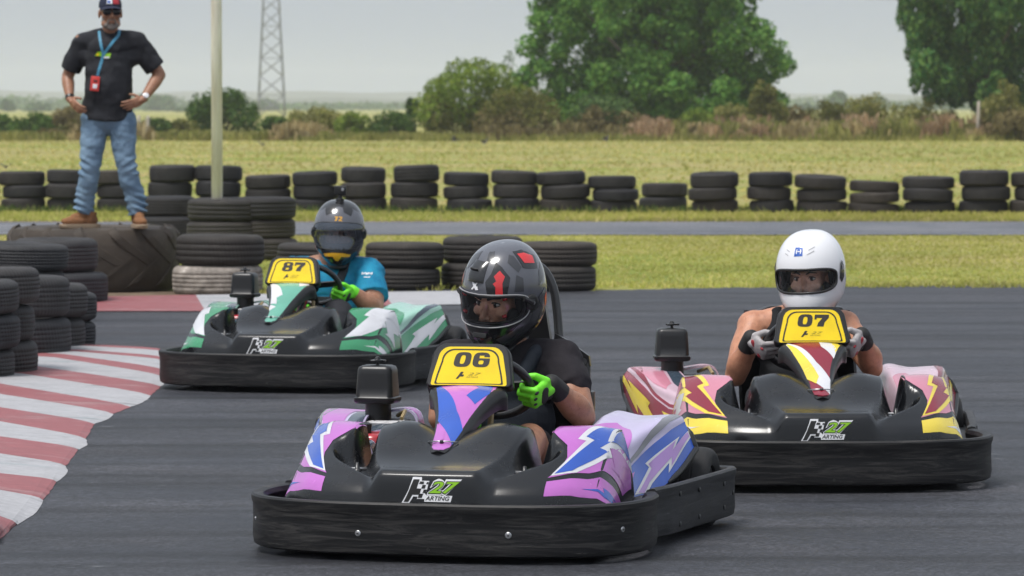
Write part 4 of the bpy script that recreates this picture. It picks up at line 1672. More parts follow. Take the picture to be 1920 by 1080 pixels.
def go_kart(label, loc, rz, lv, number, logo_dx, hoop, bolts, cdx=0.0, adx=0.0):
    K = thing('go_kart', label, 'go-kart', loc, rz, 'racing go-karts on the track')
    A, B, C, Dd, E, PAL = (lv[k] for k in ('A', 'B', 'C', 'D', 'E', 'P'))
    # ---- front bumper and bolts
    mb = MB()
    half = dense(FRONT_PLAN, 5)
    plan = [(-x, y) for x, y in reversed(half)] + half[1:]
    wallstrip(mb, plan, 0.032, 0.198, 0.04, m_bump)
    bp = mb.build('front_bumper', K, angle=40)
    for (bx, bz, r_) in bolts:
        yb = tab(abs(bx), [p[0] for p in FRONT_PLAN[:8]], [p[1] for p in FRONT_PLAN[:8]])
        dy = (tab(abs(bx) + .01, [p[0] for p in FRONT_PLAN[:8]], [p[1] for p in FRONT_PLAN[:8]]) - yb) / 0.01 * (1 if bx > 0 else -1)
        nrm = Vector((dy, -1, 0)).normalized()
        Mx = Matrix.Translation(Vector((bx, yb, bz)) - nrm * 0.001) @ rotz(nrm).to_4x4()
        m2 = MB()
        if r_ > 0.006:
            m2.lathe([(r_, 0), (r_, 0.003), (r_ * .8, 0.005), (r_ * .55, 0.005)], m_steel2, 18, Mx, closed=False)
            m2.lathe([(r_ * .5, 0.0045), (r_ * .5, 0.0065), (r_ * .3, 0.0075)], m_alu, 6, Mx, closed=False)
            m2.lathe([(r_ * .26, 0.0070), (r_ * .26, 0.0078)], m_ink, 6, Mx, closed=False)
        else:
            m2.lathe([(r_, 0), (r_, 0.0035)], m_ink, 12, Mx, closed=False)
        m2.build('bolt', bp, angle=30)
    # ---- side bumpers
    for sx in (-1, 1):
        mb = MB()
        pl = dense(SIDE_PLAN, 5)
        pl = [(sx * x, y) for x, y in pl]
        if sx < 0:
            pl = pl[::-1]
        wallstrip(mb, pl, 0.040, 0.205, 0.032, m_bump2)
        # flat ledge between rail and bodywork
        secs = []
        for (x, y) in dense(SIDE_PLAN[1:8], 3):
            secs.append([(sx * (x - 0.028), y, 0.15), (sx * 0.50, y, 0.17), (sx * 0.50, y, 0.155), (sx * (x - 0.028), y, 0.135)])
        mb.loft(secs, m_bump2)
        sb = mb.build('side_bumper', K, angle=40)
        for (y, zz) in ((.80, .17), (.80, .07), (1.0, .165), (1.0, .075), (1.27, .16), (1.27, .08), (1.38, .12)):
            x = tab(y, [p[1] for p in SIDE_PLAN[:8]], [p[0] for p in SIDE_PLAN[:8]])
            Mx = Matrix.Translation((sx * (x + 0.0005), y, zz)) @ rotz((sx, -0.12, 0)).to_4x4()
            m2 = MB()
            m2.lathe([(0.0085, 0), (0.0085, 0.004), (0.005, 0.0055)], m_frame, 10, Mx, closed=False)
            m2.build('bolt', sb, angle=30)
    # ---- front fairing
    mb = MB()
    qs = [-0.68, -.65, -.62, -.59, -.56, -.535, -.515, -.5] + [lerp(-.49, .49, i / 190) for i in range(191)] + [.5, .515, .535, .56, .59, .62, .65, .68]
    ws = [-.2, -.08] + [i / 56 for i in range(57)] + [1.02, 1.08, 1.2]
    mb.shell(surf_front, qs, ws, m_blk, 0.006)
    for mr in (lambda p: p, mirror):
        st = 0.022
        mb.region(region([mr(POD_UPPER)], [], st), surf_front, 0.0012, A)
        mb.region(region([mr(POD_STRIP)], [], st), surf_front, 0.0012, Dd)
        mb.region(region([mr(BOLT_O)], [], st), surf_front, 0.0020, C)
        mb.region(region([mr(BOLT)], [], st), surf_front, 0.0028, B)
        mb.region(region([mr(BOLT2)], [], st), surf_front, 0.0020, lv.get('B2', C))
        mb.region(region([mr(STRIP2)], [], st), surf_front, 0.0020, lv.get('S2', B))
    add_logo(mb, surf_front, lambda x, y: (logo_dx + (x - .5) * .190, tab(.215 + y * .138, [.165, .266, .287], [0, .1002, .1594])), 0.0010)
    mb.build('front_fairing', K, angle=55)
    # little bolts in the recesses
    for sx in (-1, 1):
        mb = MB()
        p = surf_front(sx * .275, .56)
        mb.lathe([(0.016, -0.01), (0.016, 0.004), (0.008, 0.006), (0.006, 0.025), (0.003, 0.027)], m_frame, 10, Matrix.Translation(p), closed=False)
        mb.tube([p + Vector((-.03, 0, .008)), p + Vector((.03, .012, .006))], 0.004, m_alu, 6)
        mb.build('fairing_clip', K)
    # ---- nose cone
    mb = MB()
    secs = []
    for i in range(41):
        s_ = i / 40
        dp = ctab(s_, NS, ND)
        sec = [cone_pt(s_, -0.80, -dp), cone_pt(s_, -0.99, -dp * .9), cone_pt(s_, -1.0, -dp * .3), cone_pt(s_, -.94, -.004), cone_pt(s_, -.84, .0035)]
        sec += [cone_pt(s_, k * .82, 0.010 * (1 - k * k * .8)) for k in (-.8, -.4, 0, .4, .8)]
        sec += [cone_pt(s_, .84, .0035), cone_pt(s_, .94, -.004), cone_pt(s_, 1.0, -dp * .3), cone_pt(s_, .99, -dp * .9), cone_pt(s_, .80, -dp)]
        secs.append(sec)
    mb.loft(secs, m_blk2)
    for (poly, m_, o_) in lv['cone']:
        mb.region(region([poly], [], 0.05), surf_cone, o_, m_)
    mb.build('nose_cone', K, angle=50, loc=(cdx, 0, 0))
    mb = MB()
    p = cone_pt(.86, 0, 0.014)
    mb.tube([p + Vector((-.05, .02, -.002)), p + Vector((-.02, 0, .002)), p + Vector((.02, 0, .002)), p + Vector((.05, .02, -.002))], 0.0025, m_steel2, 6)
    mb.lathe([(0.007, -.005), (0.007, .004), (.004, .006)], m_frame, 8, Matrix.Translation(p), closed=False)
    mb.build('nose_clip', K, loc=(cdx, 0, 0))
    # ---- number panel
    mb = MB()
    out = rrect(-1.0, 1.0, 0.0, 1.0, (.34, .30), (.10, .10))

    def pp_(a, b, d_):
        q_ = PB.lerp(PTP, b)
        return Vector((a * panel_hw(b), q_.y, q_.z)) + PN * d_
    secs = []
    for (sc, d_) in ((.74, -.062), (.88, -.056), (.97, -.030), (1.0, -.008), (1.0, .012), (.985, .019), (.95, .0215)):
        secs.append([pp_(a * sc, .5 + (b - .5) * sc, d_) for a, b in out])
    mb.loft(secs, m_blk2)
    face = region([grow(out, .955)], [], .14)
    mb.region(face, surf_panel, 0.0, m_blk2)
    yl = rrect(-.83, .83, .03, .90, (.27, .24), (.05, .05))
    yl = [(a * (1 + .06 * sm(.35, 0.0, b)), b) for a, b in yl]
    mb.region(region([yl], [], .14), surf_panel, 0.0010, m_yel)
    ring_o = grow(rrect(-.83, .83, .0, .90, (.34, .30), (.06, .06)), .90)
    ring_o = [(a * (1 - .05 * math.exp(-((b - .45) / .2) ** 2) + .07 * sm(.3, .02, b)), b) for a, b in ring_o]
    ring_i = [(a * .945, .46 + (b - .46) * .925) for a, b in ring_o]
    ring = region([ring_o], [ring_i, [(-2, -.2), (2, -.2), (2, .055), (-2, .055)]], .14)
    mb.region(ring, surf_panel, 0.0018, m_ink)
    npl = mb.build('number_panel', K, angle=50, loc=(cdx, 0, 0))
    mb = MB()
    for i, ch in enumerate(number):
        V, T = digit(ch)
        x0 = -.43 + i * .47
        V = [(x0 + v[0] * .42 / .62 + v[1] * .055, .44 + v[1] * .335) for v in V]
        mb.region((V, T), surf_panel, 0.0018, m_inkb)
    add_logo(mb, surf_panel, lambda x, y: (-.31 + x * .62, .17 + y * .42), 0.0018, white=False)
    mb.build('number', npl, smooth=False)
    # ---- side pods
    for sx in (-1, 1):
        f = make_podsurf(sx)
        mb = MB()
        us = [i / 40 for i in range(41)]
        vs = [i / 44 for i in range(45)]
        if sx < 0:
            def skip(u, v):
                return (.47 < u < .88 and .07 < v < .35) or (.09 < u < .36 and .06 < v < .28)
        else:
            skip = None
        mb.shell(f, us, vs, PAL, -sx * 0.007, skip)
        o1, st = -sx * 0.0012, 0.035
        if sx > 0:
            mb.region(region([SP_PATCH], [], st), f, o1, A)
        else:
            mb.region(region([[(.0, .005), (1, .005), (1, .055), (0, .055)]], [], st), f, o1, lv['bar'])
            mb.region(region([[(.36, .06), (.47, .06), (.47, .35), (.88, .35), (.88, .39), (.45, .42), (.05, .42), (0, .38), (.0, .06), (.09, .06), (.09, .28), (.36, .28)]], [], st), f, o1, lv['bar'])
            mb.region(region([[(.90, .06), (.985, .06), (.985, .5), (.5, .52), (.35, .50), (.45, .43), (.89, .40)]], [], st), f, o1, A)
        mb.region(region([SP_SWOOSH], [], st), f, o1, E)
        mb.region(region([SP_SIDE], [], st), f, o1 * 0.8, lv.get('side', B))
        mb.region(region([SP_LOW], [], st), f, o1 * 1.7, Dd)
        mb.region(region([SP_BOLT_O], [], st), f, o1 * 1.7, C)
        mb.region(region([SP_BOLT], [], st), f, o1 * 2.4, lv.get('bolt_side', A))
        # wheel arch lip
        lip = [f(u, 1.0) for u in [.64, .70, .76, .82, .88, .94, 1.0]] + [f(1.0, v) for v in (.95, .9, .85, .8, .75, .7, .65)]
        mb.tube(lip, [.005] + [.011] * 11 + [.007, .003], m_blk2, 8)
        nm = mb.build('side_pod', K, angle=50)
    # ---- engine, airbox, fuel parts on the right-hand side of the kart
    mb = MB()
    mb.box((-.44, 1.06, .23), (.20, .26, .20), m_blk2, bev=.02)
    for k in range(7):
        mb.box((-.44, .97 + k * .03, .335), (.17, .010, .07), m_alu, bev=.003)
    mb.tube([(-.52, 1.0, .29), (-.50, 1.06, .335), (-.44, 1.08, .35)], .022, m_org, 10)
    mb.box((-.545, 1.02, .31), (.06, .08, .045), m_org, bev=.012)
    mb.tube([(-.36, 1.0, .36), (-.30, .98, .33), (-.27, 1.02, .22)], .016, m_frame, 8)
    mb.tube([(-.40, 1.15, .38), (-.36, 1.1, .40), (-.35, 1.02, .38)], .007, m_hose, 6)
    mb.tube([(-.455 + adx, 1.10, .30), (-.455 + adx, 1.10, .435)], .045, m_blk2, 16)
    mb.build('engine', K, angle=40)
    mb = MB()
    mb.box((-.40, .745, .30), (.14, .15, .11), m_red_b, bev=.03)
    mb.lathe([(.03, .0), (.03, .03), (.02, .035)], m_blk2, 14, Matrix.Translation((-.40, .72, .355)), closed=False)
    mb.build('fuel_tank', K, angle=40)
    mb = MB()
    secs = []
    for (z, hx, hy, r_) in ((0.4190, .052, .05, .02), (0.4220, .070, .064, .02), (0.4300, .076, .068, .02), (0.4440, .076, .068, .02), (0.4490, .070, .062, .02), (0.4860, .0685, .060, .02), (0.5410, .0655, .057, .022), (0.5610, .0645, .056, .022),
                            (0.5730, .060, .051, .02), (0.5780, .050, .042, .016), (0.5795, .03, .025, .01)):
        secs.append([(a - .457, b + 1.10, z) for a, b in rrect(-hx, hx, -hy, hy, (r_, r_), None, 6)])
    mb.loft(secs, m_blk2)
    mb.v = [(-.457 + adx + (v[0] + .457) * .94, 1.10 + (v[1] - 1.10) * .90, .430 + (v[2] - .425) * .82) for v in mb.v]
    ab = mb.build('airbox', K, angle=50)
    mb = MB()
    T_ = Matrix.Translation((-.457, 1.10, .578))
    mb.lathe([(.006, 0), (.006, .012), (.026, .014), (.026, .022), (.012, .024), (.008, .034), (.003, .036)], m_blk2, 14, T_, closed=False)
    for k in range(3):
        a = k * 2.1
        mb.box((-.457 + .02 * cos(a), 1.10 + .02 * sin(a), .596), (.022, .022, .010), m_blk2, bev=.004)
    mb.v = [(-.457 + adx + (v[0] + .457) * .94, 1.10 + (v[1] - 1.10) * .90, .430 + (v[2] - .425) * .82) for v in mb.v]
    mb.build('knob', ab, angle=40)
    # ---- wheels
    for (x, y, R_, W_) in ((-.455, .42, .128, .12), (.455, .42, .128, .12), (-.575, 1.33, .140, .19), (.575, 1.33, .140, .19)):
        wh = bpy.data.objects.new('wheel', None)
        COL.objects.link(wh)
        wh.parent = K
        Mx = Matrix.Translation((x, y, R_)) @ Matrix.Rotation(pi / 2, 4, 'Y')
        mb = MB()
        mb.lathe([(R_ * v[0], v[1] * W_) for v in tyre_prof(1, 1, .52, 3, .02)], m_tyre, 40, Mx)
        mb.build('tyre', wh, angle=45)
        mb = MB()
        mb.lathe([(R_ * .53, -.4 * W_), (R_ * .53, .4 * W_), (R_ * .46, .36 * W_), (R_ * .42, .1 * W_), (R_ * .2, .05 * W_), (R_ * .2, -.05 * W_), (R_ * .42, -.1 * W_), (R_ * .46, -.36 * W_)], m_alu, 30, Mx)
        mb.tube([(x - W_ * .3, y, R_), (x + W_ * .3, y, R_)], .02, m_frame, 12)
        mb.build('rim', wh, angle=45)
    # ---- chassis, floor, axle
    mb = MB()
    mb.box((0, .80, .050), (1.06, 1.36, .012), m_frame, bev=.004)  # floor pan, with width added to block light under the kart
    mb.box((0, .16, .052), (.72, .2, .010), m_frame, bev=.003)
    mb.build('floor_pan', K, smooth=False)
    mb = MB()
    for sx in (-1, 1):
        mb.tube([(sx * .16, .12, .07), (sx * .22, .35, .075), (sx * .33, .62, .08), (sx * .33, 1.2, .09), (sx * .30, 1.5, .10)], .016, m_frame, 10)
        mb.tube([(sx * .33, .62, .08), (sx * .52, .62, .10), (sx * .55, 1.15, .10), (sx * .33, 1.15, .09)], .013, m_frame, 8)
    mb.tube([(-.62, 1.33, .14), (.62, 1.33, .14)], .02, m_frame, 10)
    mb.tube([(-.45, .42, .125), (.45, .42, .125)], .014, m_frame, 8)
    mb.tube([(-.55, 1.50, .13), (-.3, 1.53, .13), (.3, 1.53, .13), (.55, 1.50, .13)], .03, m_bump2, 10)
    mb.tube([(0, .30, .10), (0, .5, .30), (0, .73, .47)], .012, m_frame, 8)
    mb.tube([(-.03, .62, .28), (-.02, .66, .36), (.0, .68, .44)], .020, m_red_b, 10)
    mb.tube([(.03, .60, .25), (.05, .66, .36), (.045, .70, .43)], .010, m_hose, 8)
    mb.build('chassis', K, angle=40)
    # ---- steering wheel
    mb = MB()
    SCN = Vector((0, .80, .505))
    ax = Vector((0, -0.75, -0.66)).normalized()
    R3 = rotz(-ax)
    ring_ = [SCN + R3 @ Vector((.158 * cos(a), .150 * sin(a) * (0.86 if sin(a) * 1 < -0.3 else 1), 0)) for a in [2 * pi * i / 36 for i in range(36)]]
    mb.tube(ring_, .0145, m_frame, 10, closed=True)
    for a in (0.15, pi - 0.15, -pi / 2):
        p1 = SCN + R3 @ Vector((.152 * cos(a), .135 * sin(a), 0))
        mb.loft([[SCN + (p1 - SCN) * t + R3 @ Vector((sin(a) * s1 * .018, cos(a) * s1 * .018, s2 * .004)) for (s1, s2) in ((-1, -1), (1, -1), (1, 1), (-1, 1))] for t in (0.0, .5, 1.0)], m_frame)
    mb.lathe([(.045, -.01), (.045, .012), (.02, .018)], m_frame, 16, Matrix.Translation(SCN) @ R3.to_4x4(), closed=False)
    mb.build('steering_wheel', K, angle=50)
    # ---- seat
    mb = MB()

    def seat(u, v):
        a = v * 2 - 1
        y = ctab(u, [0, .25, .5, .75, 1], [.78, .98, 1.20, 1.30, 1.36])
        z = ctab(u, [0, .25, .5, .75, 1], [.16, .09, .12, .34, .60])
        side = abs(a) ** 3
        hw_ = ctab(u, [0, .25, .5, .75, 1], [.17, .20, .215, .225, .20])
        return Vector((a * hw_, y - side * .12 * sm(.4, .8, u) - side * .02, z + side * .10 * sm(.75, .3, u) + side * .02))
    mb.shell(seat, [i / 24 for i in range(25)], [i / 24 for i in range(25)], m_blk2, -0.012)
    mb.build('seat', K, angle=60)
    # head rest
    mb = MB()
    if hoop:
        ctl = [(.192, 1.315, .580), (.168, 1.350, .64), (.156, 1.365, .73), (.140, 1.372, .815), (.100, 1.378, .880), (.035, 1.38, .904), (-.03, 1.378, .882), (-.068, 1.372, .82), (-.085, 1.365, .76), (-.105, 1.35, .66), (-.13, 1.33, .59)]
        tt = [float(i) for i in range(len(ctl))]
        pts = [tuple(ctab(x, tt, [c_[j] for c_ in ctl]) for j in range(3)) for x in [i / 4 for i in range(4 * len(ctl) - 3)]]
        mb.tube(pts, .0155, m_frame, 12)
        hb = [(-.075, .60), (.135, .60), (.112, .75), (.092, .80), (.06, .825), (.0, .825), (-.05, .80), (-.07, .75)]
        mb.loft([[(x, 1.37 + dy, z) for x, z in hb] for dy in (0, .03)], m_blk2)
        mb.loft([[(x, 1.31 + dy, z) for x, z in ((.15, .56), (.26, .52), (.285, .55), (.28, .585), (.20, .64), (.16, .66))] for dy in (0, .02)], m_frame)
        mb.tube([(.262, 1.305, .565), (.262, 1.30, .565)], .013, m_steel2, 10)
        mb.tube([(.27, 1.32, .56), (.275, 1.30, .40), (.25, 1.25, .25)], .014, m_frame, 10)
        mb.box((.292, 1.30, .43), (.016, .05, .07), m_frame, bev=.005)
        mb.v = [(v[0] - .046, v[1], v[2]) for v in mb.v]
        mb.build('head_restraint', K, angle=45)
    else:
        secs = []
        for (x, z0, z1) in ((-.20, .54, .575), (-.17, .52, .605), (-.1, .5, .63), (.0, .5, .635), (.1, .5, .635), (.19, .52, .625), (.225, .54, .585)):
            secs.append([(x, 1.31, z0), (x, 1.30, (z0 + z1) / 2), (x, 1.315, z1), (x, 1.35, z1 + .005), (x, 1.37, (z0 + z1) / 2), (x, 1.36, z0)])
        mb.loft(secs, m_blk2)
        mb.tube([(.2, 1.335, .60), (.205, 1.295, .60)], .011, m_steel2, 10)
        mb.build('head_restraint', K, angle=45)
    return K


L = livery
white = L('livery_white', (0.60, 0.60, 0.63, 1))
pink, blue, lilac = L('livery_pink', (0.44, 0.13, 0.46, 1)), L('livery_blue', (0.022, 0.085, 0.42, 1)), L('livery_lilac', (0.47, 0.42, 0.60, 1))
lav = L('livery_lavender', (0.38, 0.22, 0.52, 1))
gry, slate = L('livery_grey', (0.17, 0.17, 0.19, 1)), L('livery_slate', (0.045, 0.065, 0.09, 1))
green, mint, teal = L('livery_green', (0.035, 0.23, 0.105, 1)), L('livery_mint', (0.30, 0.52, 0.43, 1)), L('livery_teal', (0.12, 0.36, 0.27, 1))
crim, lemon, rose = L('livery_crimson', (0.22, 0.010, 0.028, 1)), L('livery_lemon', (0.72, 0.56, 0.055, 1)), L('livery_rose', (0.52, 0.20, 0.27, 1))
palepink = L('livery_pale_pink', (0.56, 0.40, 0.47, 1))

CF = [(.06, -.9), (.12, -.97), (.3, -1), (.6, -.98), (.9, -.95), (.97, -.6), (.985, 0), (.97, .6), (.9, .95), (.6, .98), (.3, 1), (.12, .97), (.06, .9)]
LV06 = dict(A=pink, B=blue, C=white, D=pink, E=gry, P=lilac, side=blue, bolt_side=lav, S2=blue, B2=pink, bar=slate,
            cone=[(CF, pink, .0008), ([(.06, -.9), (.12, -.97), (.3, -1), (.52, -.99), (.74, .25), (.86, .95), (.62, .97), (.42, .02), (.2, -.62)], blue, .0016),
                  ([(.55, -.99), (.86, -.95), (.80, .0), (.68, -.25)], pink, .0024), ([(.06, .15), (.06, .72), (.22, .92), (.34, .7), (.26, .15), (.14, .4)], blue, .0016)])
LV87 = dict(A=green, B=white, C=white, D=green, E=slate, P=mint, side=green, bolt_side=white, S2=white, B2=white, bar=slate,
            cone=[(CF, teal, .0008), ([(.06, -.9), (.12, -.97), (.5, -.98), (.52, -.3), (.40, -.5), (.36, -.1), (.22, -.45)], white, .0016), ([(.52, -.96), (.66, -.95), (.58, -.2)], white, .0016), ([(.06, .35), (.06, .9), (.13, .95), (.2, .6)], white, .0016)])
LV07 = dict(A=rose, B=crim, C=lemon, D=lemon, E=crim, P=palepink, side=crim, bolt_side=lemon, S2=white, B2=white, bar=slate,
            cone=[(CF, crim, .0008), ([(.06, -.9), (.13, -.97), (.3, -1), (.60, -.98), (.92, .95), (.62, .98), (.40, .0)], white, .0016), ([(.09, -.93), (.3, -1), (.62, -.98), (.72, -.35), (.60, .02), (.34, -.5)], lemon, .0024),
                  ([(.06, .2), (.06, .55), (.24, .97), (.34, .97), (.2, .3)], white, .0016), ([(.06, .55), (.06, .92), (.13, .97), (.28, .97)], lemon, .0016),
                  ([(.74, -.97), (.94, -.9), (.985, 0), (.95, .8), (.80, -.1)], crim, .0032)])


def place(px, py, zb=0.032):
    p = G(px, py, zb)
    return Vector((p.x, p.y, 0))


K06 = (place(791, 1040) + Vector((0, 0, -.007)), radians(-14))
K07 = (place(1554, 912), radians(1.5))
K87 = (place(493, 727), radians(-14.5))
go_kart('pink, blue and black go-kart with yellow number 06 panel', K06[0], K06[1], LV06, '06', .02, True,
        [(-.21, .10, .0095), (.275, .105, .0105), (.60, .115, .0095), (.02, .055, .0055), (-.60, .12, .007)], -.008)
go_kart('crimson, yellow and black go-kart with yellow number 07 panel', K07[0], K07[1], LV07, '07', .0, False, [(.02, .055, .0055), (.33, .09, .005)], 0.0, -.05)
go_kart('green, white and black go-kart with yellow number 87 panel', K87[0], K87[1], LV87, '87', -.005, False, [(.02, .055, .0055), (-.40, .14, .005)], -.045)
# ================================================================== people
from mathutils import noise as mnoise
from mathutils.bvhtree import BVHTree


def skin(name, c, c2):
    t = NT(name)
    src = t.coords('Object')
    nz = t.noise(14, 5, 0.6, src)
    r = t.ramp(nz, 'Fac', [(0.3, c), (0.7, c2)])
    bl_ = t.noise(45, 4, 0.7, src)
    rb = t.ramp(bl_, 'Fac', [(0.35, (0.86, 0.80, 0.78, 1)), (0.6, (1.05, 1.05, 1.05, 1))])
    hr = t.noise(1.0, 2, 0.5, t.coords('Object', (160, 30, 60)), 1.0)
    rh = t.ramp(hr, 'Fac', [(0.60, grey(1.0)), (0.72, grey(0.62))])
    m_ = t.mix(1.0, (r, 0), (rb, 0), 'MULTIPLY')
    t.col(t.mix(0.7, m_, (rh, 0), 'MULTIPLY'))
    rr = t.ramp(bl_, 'Fac', [(0.3, grey(0.36)), (0.7, grey(0.58))])
    t.l(rr, 'Color', t.b, 'Roughness')
    t.b.inputs['Subsurface Weight'].default_value = 0.08
    t.b.inputs['Subsurface Radius'].default_value = (0.01, 0.004, 0.002)
    fn = t.noise(220, 3, 0.6, src)
    t.bump(fn, 'Fac', 0.15, 0.002)
    return t.m


def cloth(name, c, c2=None, bscale=18.0, bump=0.4, rough=0.85, vscale=9):
    return mat(name, c, rough, var=0.18, c2=c2, vscale=vscale, bump=bump, bscale=bscale, bdist=0.012, spec=0.25)


m_skinA = skin('tanned_skin', (0.30, 0.145, 0.085, 1), (0.36, 0.18, 0.11, 1))
m_skinB = skin('warm_skin', (0.44, 0.20, 0.115, 1), (0.52, 0.25, 0.15, 1))
m_skinC = skin('brown_skin', (0.30, 0.145, 0.082, 1), (0.37, 0.185, 0.11, 1))
m_skinF = skin('lightened_face', (0.60, 0.34, 0.25, 1), (0.68, 0.40, 0.30, 1))  # paler than her arms: colour lifted to offset shade inside the helmet
m_faceA = skin('lightened_face_skin', (0.54, 0.285, 0.19, 1), (0.62, 0.345, 0.24, 1))  # same skin as the arms, brightened in colour against the helmet's shade
m_eye = mat('eye_white', (0.50, 0.47, 0.44, 1), 0.2)
m_iris = mat('eye_iris', (0.02, 0.012, 0.008, 1), 0.15)
m_brow = mat('dark_brow_hair', (0.018, 0.012, 0.009, 1), 0.8)
m_lip = mat('lips', (0.30, 0.10, 0.08, 1), 0.45)


def wrinkle(vf, amp, f, sq=2.0, seed=0.0):
    vs, fs = vf
    o = Vector((seed, seed * 1.7, seed * 0.3))
    return [v + mnoise.noise_vector(Vector((v.x * f, v.y * f, v.z * f * sq)) + o) * amp + mnoise.noise_vector(Vector((v.x * f * 2.3, v.y * f * 2.3, v.z * f * 2.3 * sq)) + o) * amp * 0.45 for v in vs], fs


def hand(W, X, Y, curls, thumb=((.82, .57, -.35), (.9, .25, -.75)), k=1.0, spread=0.0):
    """W wrist, X wrist->knuckles, Y towards the index-finger side; back of hand is X x Y mirrored out. Returns primitives"""
    X = Vector(X).normalized()
    Y = (Vector(Y) - X * Vector(Y).dot(X)).normalized()
    Z = curls[1]
    Z = (Vector(Z) - X * Vector(Z).dot(X) - Y * Vector(Z).dot(Y)).normalized()
    cs = curls[0]
    R = Matrix((X, Y, Z)).transposed()
    pr = [ell(W + X * .05 * k, (.054 * k, .041 * k, .018 * k), R), ell(W + X * .075 * k, (.025 * k, .042 * k, .016 * k), R), cap(W - X * .006 * k, W + X * .03 * k, .024 * k, .026 * k, sy=0.8, sx=1.0)]
    L = (.043, .027, .021)
    for i in range(4):
        off = (1.5 - i) * .0195 * k
        ln = (0.95, 1.06, 1.0, 0.80)[i] * k
        r_ = (.0098, .0102, .0098, .0086)[i] * k
        p = W + X * (.088 - .004 * abs(i - 1.2)) * k + Y * off + Z * .002
        th = 0.0
        sp = spread * (1.5 - i)
        for j in range(3):
            th += radians(cs[j] + (i - 1.5) * 3)
            d_ = (X * cos(th) - Z * sin(th) + Y * sp).normalized()
            q_ = p + d_ * L[j] * ln
            pr.append(cap(p, q_, r_ * (1 - .07 * j), r_ * (.94 - .07 * j), n=12))
            p = q_
    # thumb leaves the side of the palm near its base
    p = W + X * .028 * k + Y * .030 * k - Z * .004
    d1 = (X * thumb[0][0] + Y * thumb[0][1] + Z * thumb[0][2]).normalized()
    q_ = p + d1 * .040 * k
    pr.append(cap(p, q_, .0135 * k, .0112 * k, n=12))
    d2 = (X * thumb[1][0] + Y * thumb[1][1] + Z * thumb[1][2]).normalized()
    pr.append(cap(q_, q_ + d2 * .032 * k, .0112 * k, .0088 * k, n=12))
    return pr


def head_prims(Mh, female=False, beard=False):
    g = 0.93 if female else 1.0

    def P(x, y, z):
        return Mh @ Vector((x * g, y * g, z * g))
    R = Mh.to_3x3()
    E = lambda x, y, z, a, b, c: ell(P(x, y, z), (a * g, b * g, c * g), R)
    pr = [E(0, .012, .045, .077, .097, .085), E(0, -.02, -.01, .066, .078, .09), E(0, -.035, -.075, .050, .052, .045), E(0, -.068, -.098, .024, .022, .018)]
    for s in (-1, 1):
        pr += [E(s * .043, -.066, -.022, .024, .022, .020), E(s * .079, .012, -.008, .010, .020, .031), E(s * .048, -.03, -.075, .022, .035, .03), E(s * .012, -.107, -.034, .010, .011, .008)]
        pr.append(cap(P(s * .012, -.088, .030), P(s * .052, -.074, .032), .012 * g, .009 * g))
    pr += [cap(P(0, -.086, .022), P(0, -.116, -.026), .0085 * g, .0130 * g), E(0, -.090, -.050, .026, .014, .012), cap(P(-.017, -.097, -.060), P(.017, -.097, -.060), .006 * g, .006 * g), cap(P(-.015, -.094, -.070), P(.015, -.094, -.070), .0065 * g, .0065 * g)]
    return pr


def face_parts(mb, Mh, female=False, eyes=True, brow=None, lips=True, look=0.0):
    g = 0.93 if female else 1.0
    R = Mh.to_3x3()

    def P(x, y, z):
        return Mh @ Vector((x * g, y * g, z * g))
    for s in (-1, 1):
        if eyes:
            e = ell(P(s * .032, -.079, .010), (.0150 * g, .0110 * g, .0078 * g), R)
            mb.add(e.v, e.f, m_eye)
            e = ell(P(s * .032 + look, -.0868, .0105), (.0068 * g, .0048 * g, .0068 * g), R)
            mb.add(e.v, e.f, m_iris)
            mb.tube([P(s * .016, -.086, .011), P(s * .026, -.0915, .0185), P(s * .038, -.0895, .0185), P(s * .049, -.080, .012)], [.0015, .0026, .0026, .0015], m_brow, 6)
            mb.tube([P(s * .018, -.086, .006), P(s * .032, -.0895, .002), P(s * .047, -.080, .007)], .0014, brow or m_brow, 6)
        bw = .0040 if female else .0058
        mb.tube([P(s * .012, -.1005, .030), P(s * .030, -.0985, .038 if not female else .040), P(s * .054, -.082, .033)], [bw * .8, bw, bw * .4], brow or m_brow, 6)
    if lips:
        mb.tube([P(-.024, -.094, -.062), P(0, -.1045, -.060), P(.024, -.094, -.062)], [.002, .0042, .002], m_lip, 6)
        mb.tube([P(-.022, -.092, -.067), P(0, -.1015, -.070), P(.022, -.092, -.067)], [.002, .0048, .002], m_lip, 6)


# ------------------------------------------------------------------ helmets
def make_helmet_surf(S):
    def f(az, el):
        ce, se = cos(el), sin(el)
        r = max(0.0, ce) ** 0.78
        ca, sa = cos(az), sin(az)
        a, b = .130, (.144 if ca > 0 else .152)
        fr = sm(.05, .95, ca)
        chin = sm(-.05, -.75, el) * fr
        x = a * sa * r * (1 + .06 * sm(-.1, -.6, el) * (1 - fr) * 0 - .22 * sm(-.45, -1.1, el))
        y = -b * ca * r - .034 * chin + .010
        z = (.155 if se > 0 else .186) * se
        if se > 0:
            y += .012 * se * se
        z -= .014 * chin
        return Vector((x, y, z)) * S
    return f


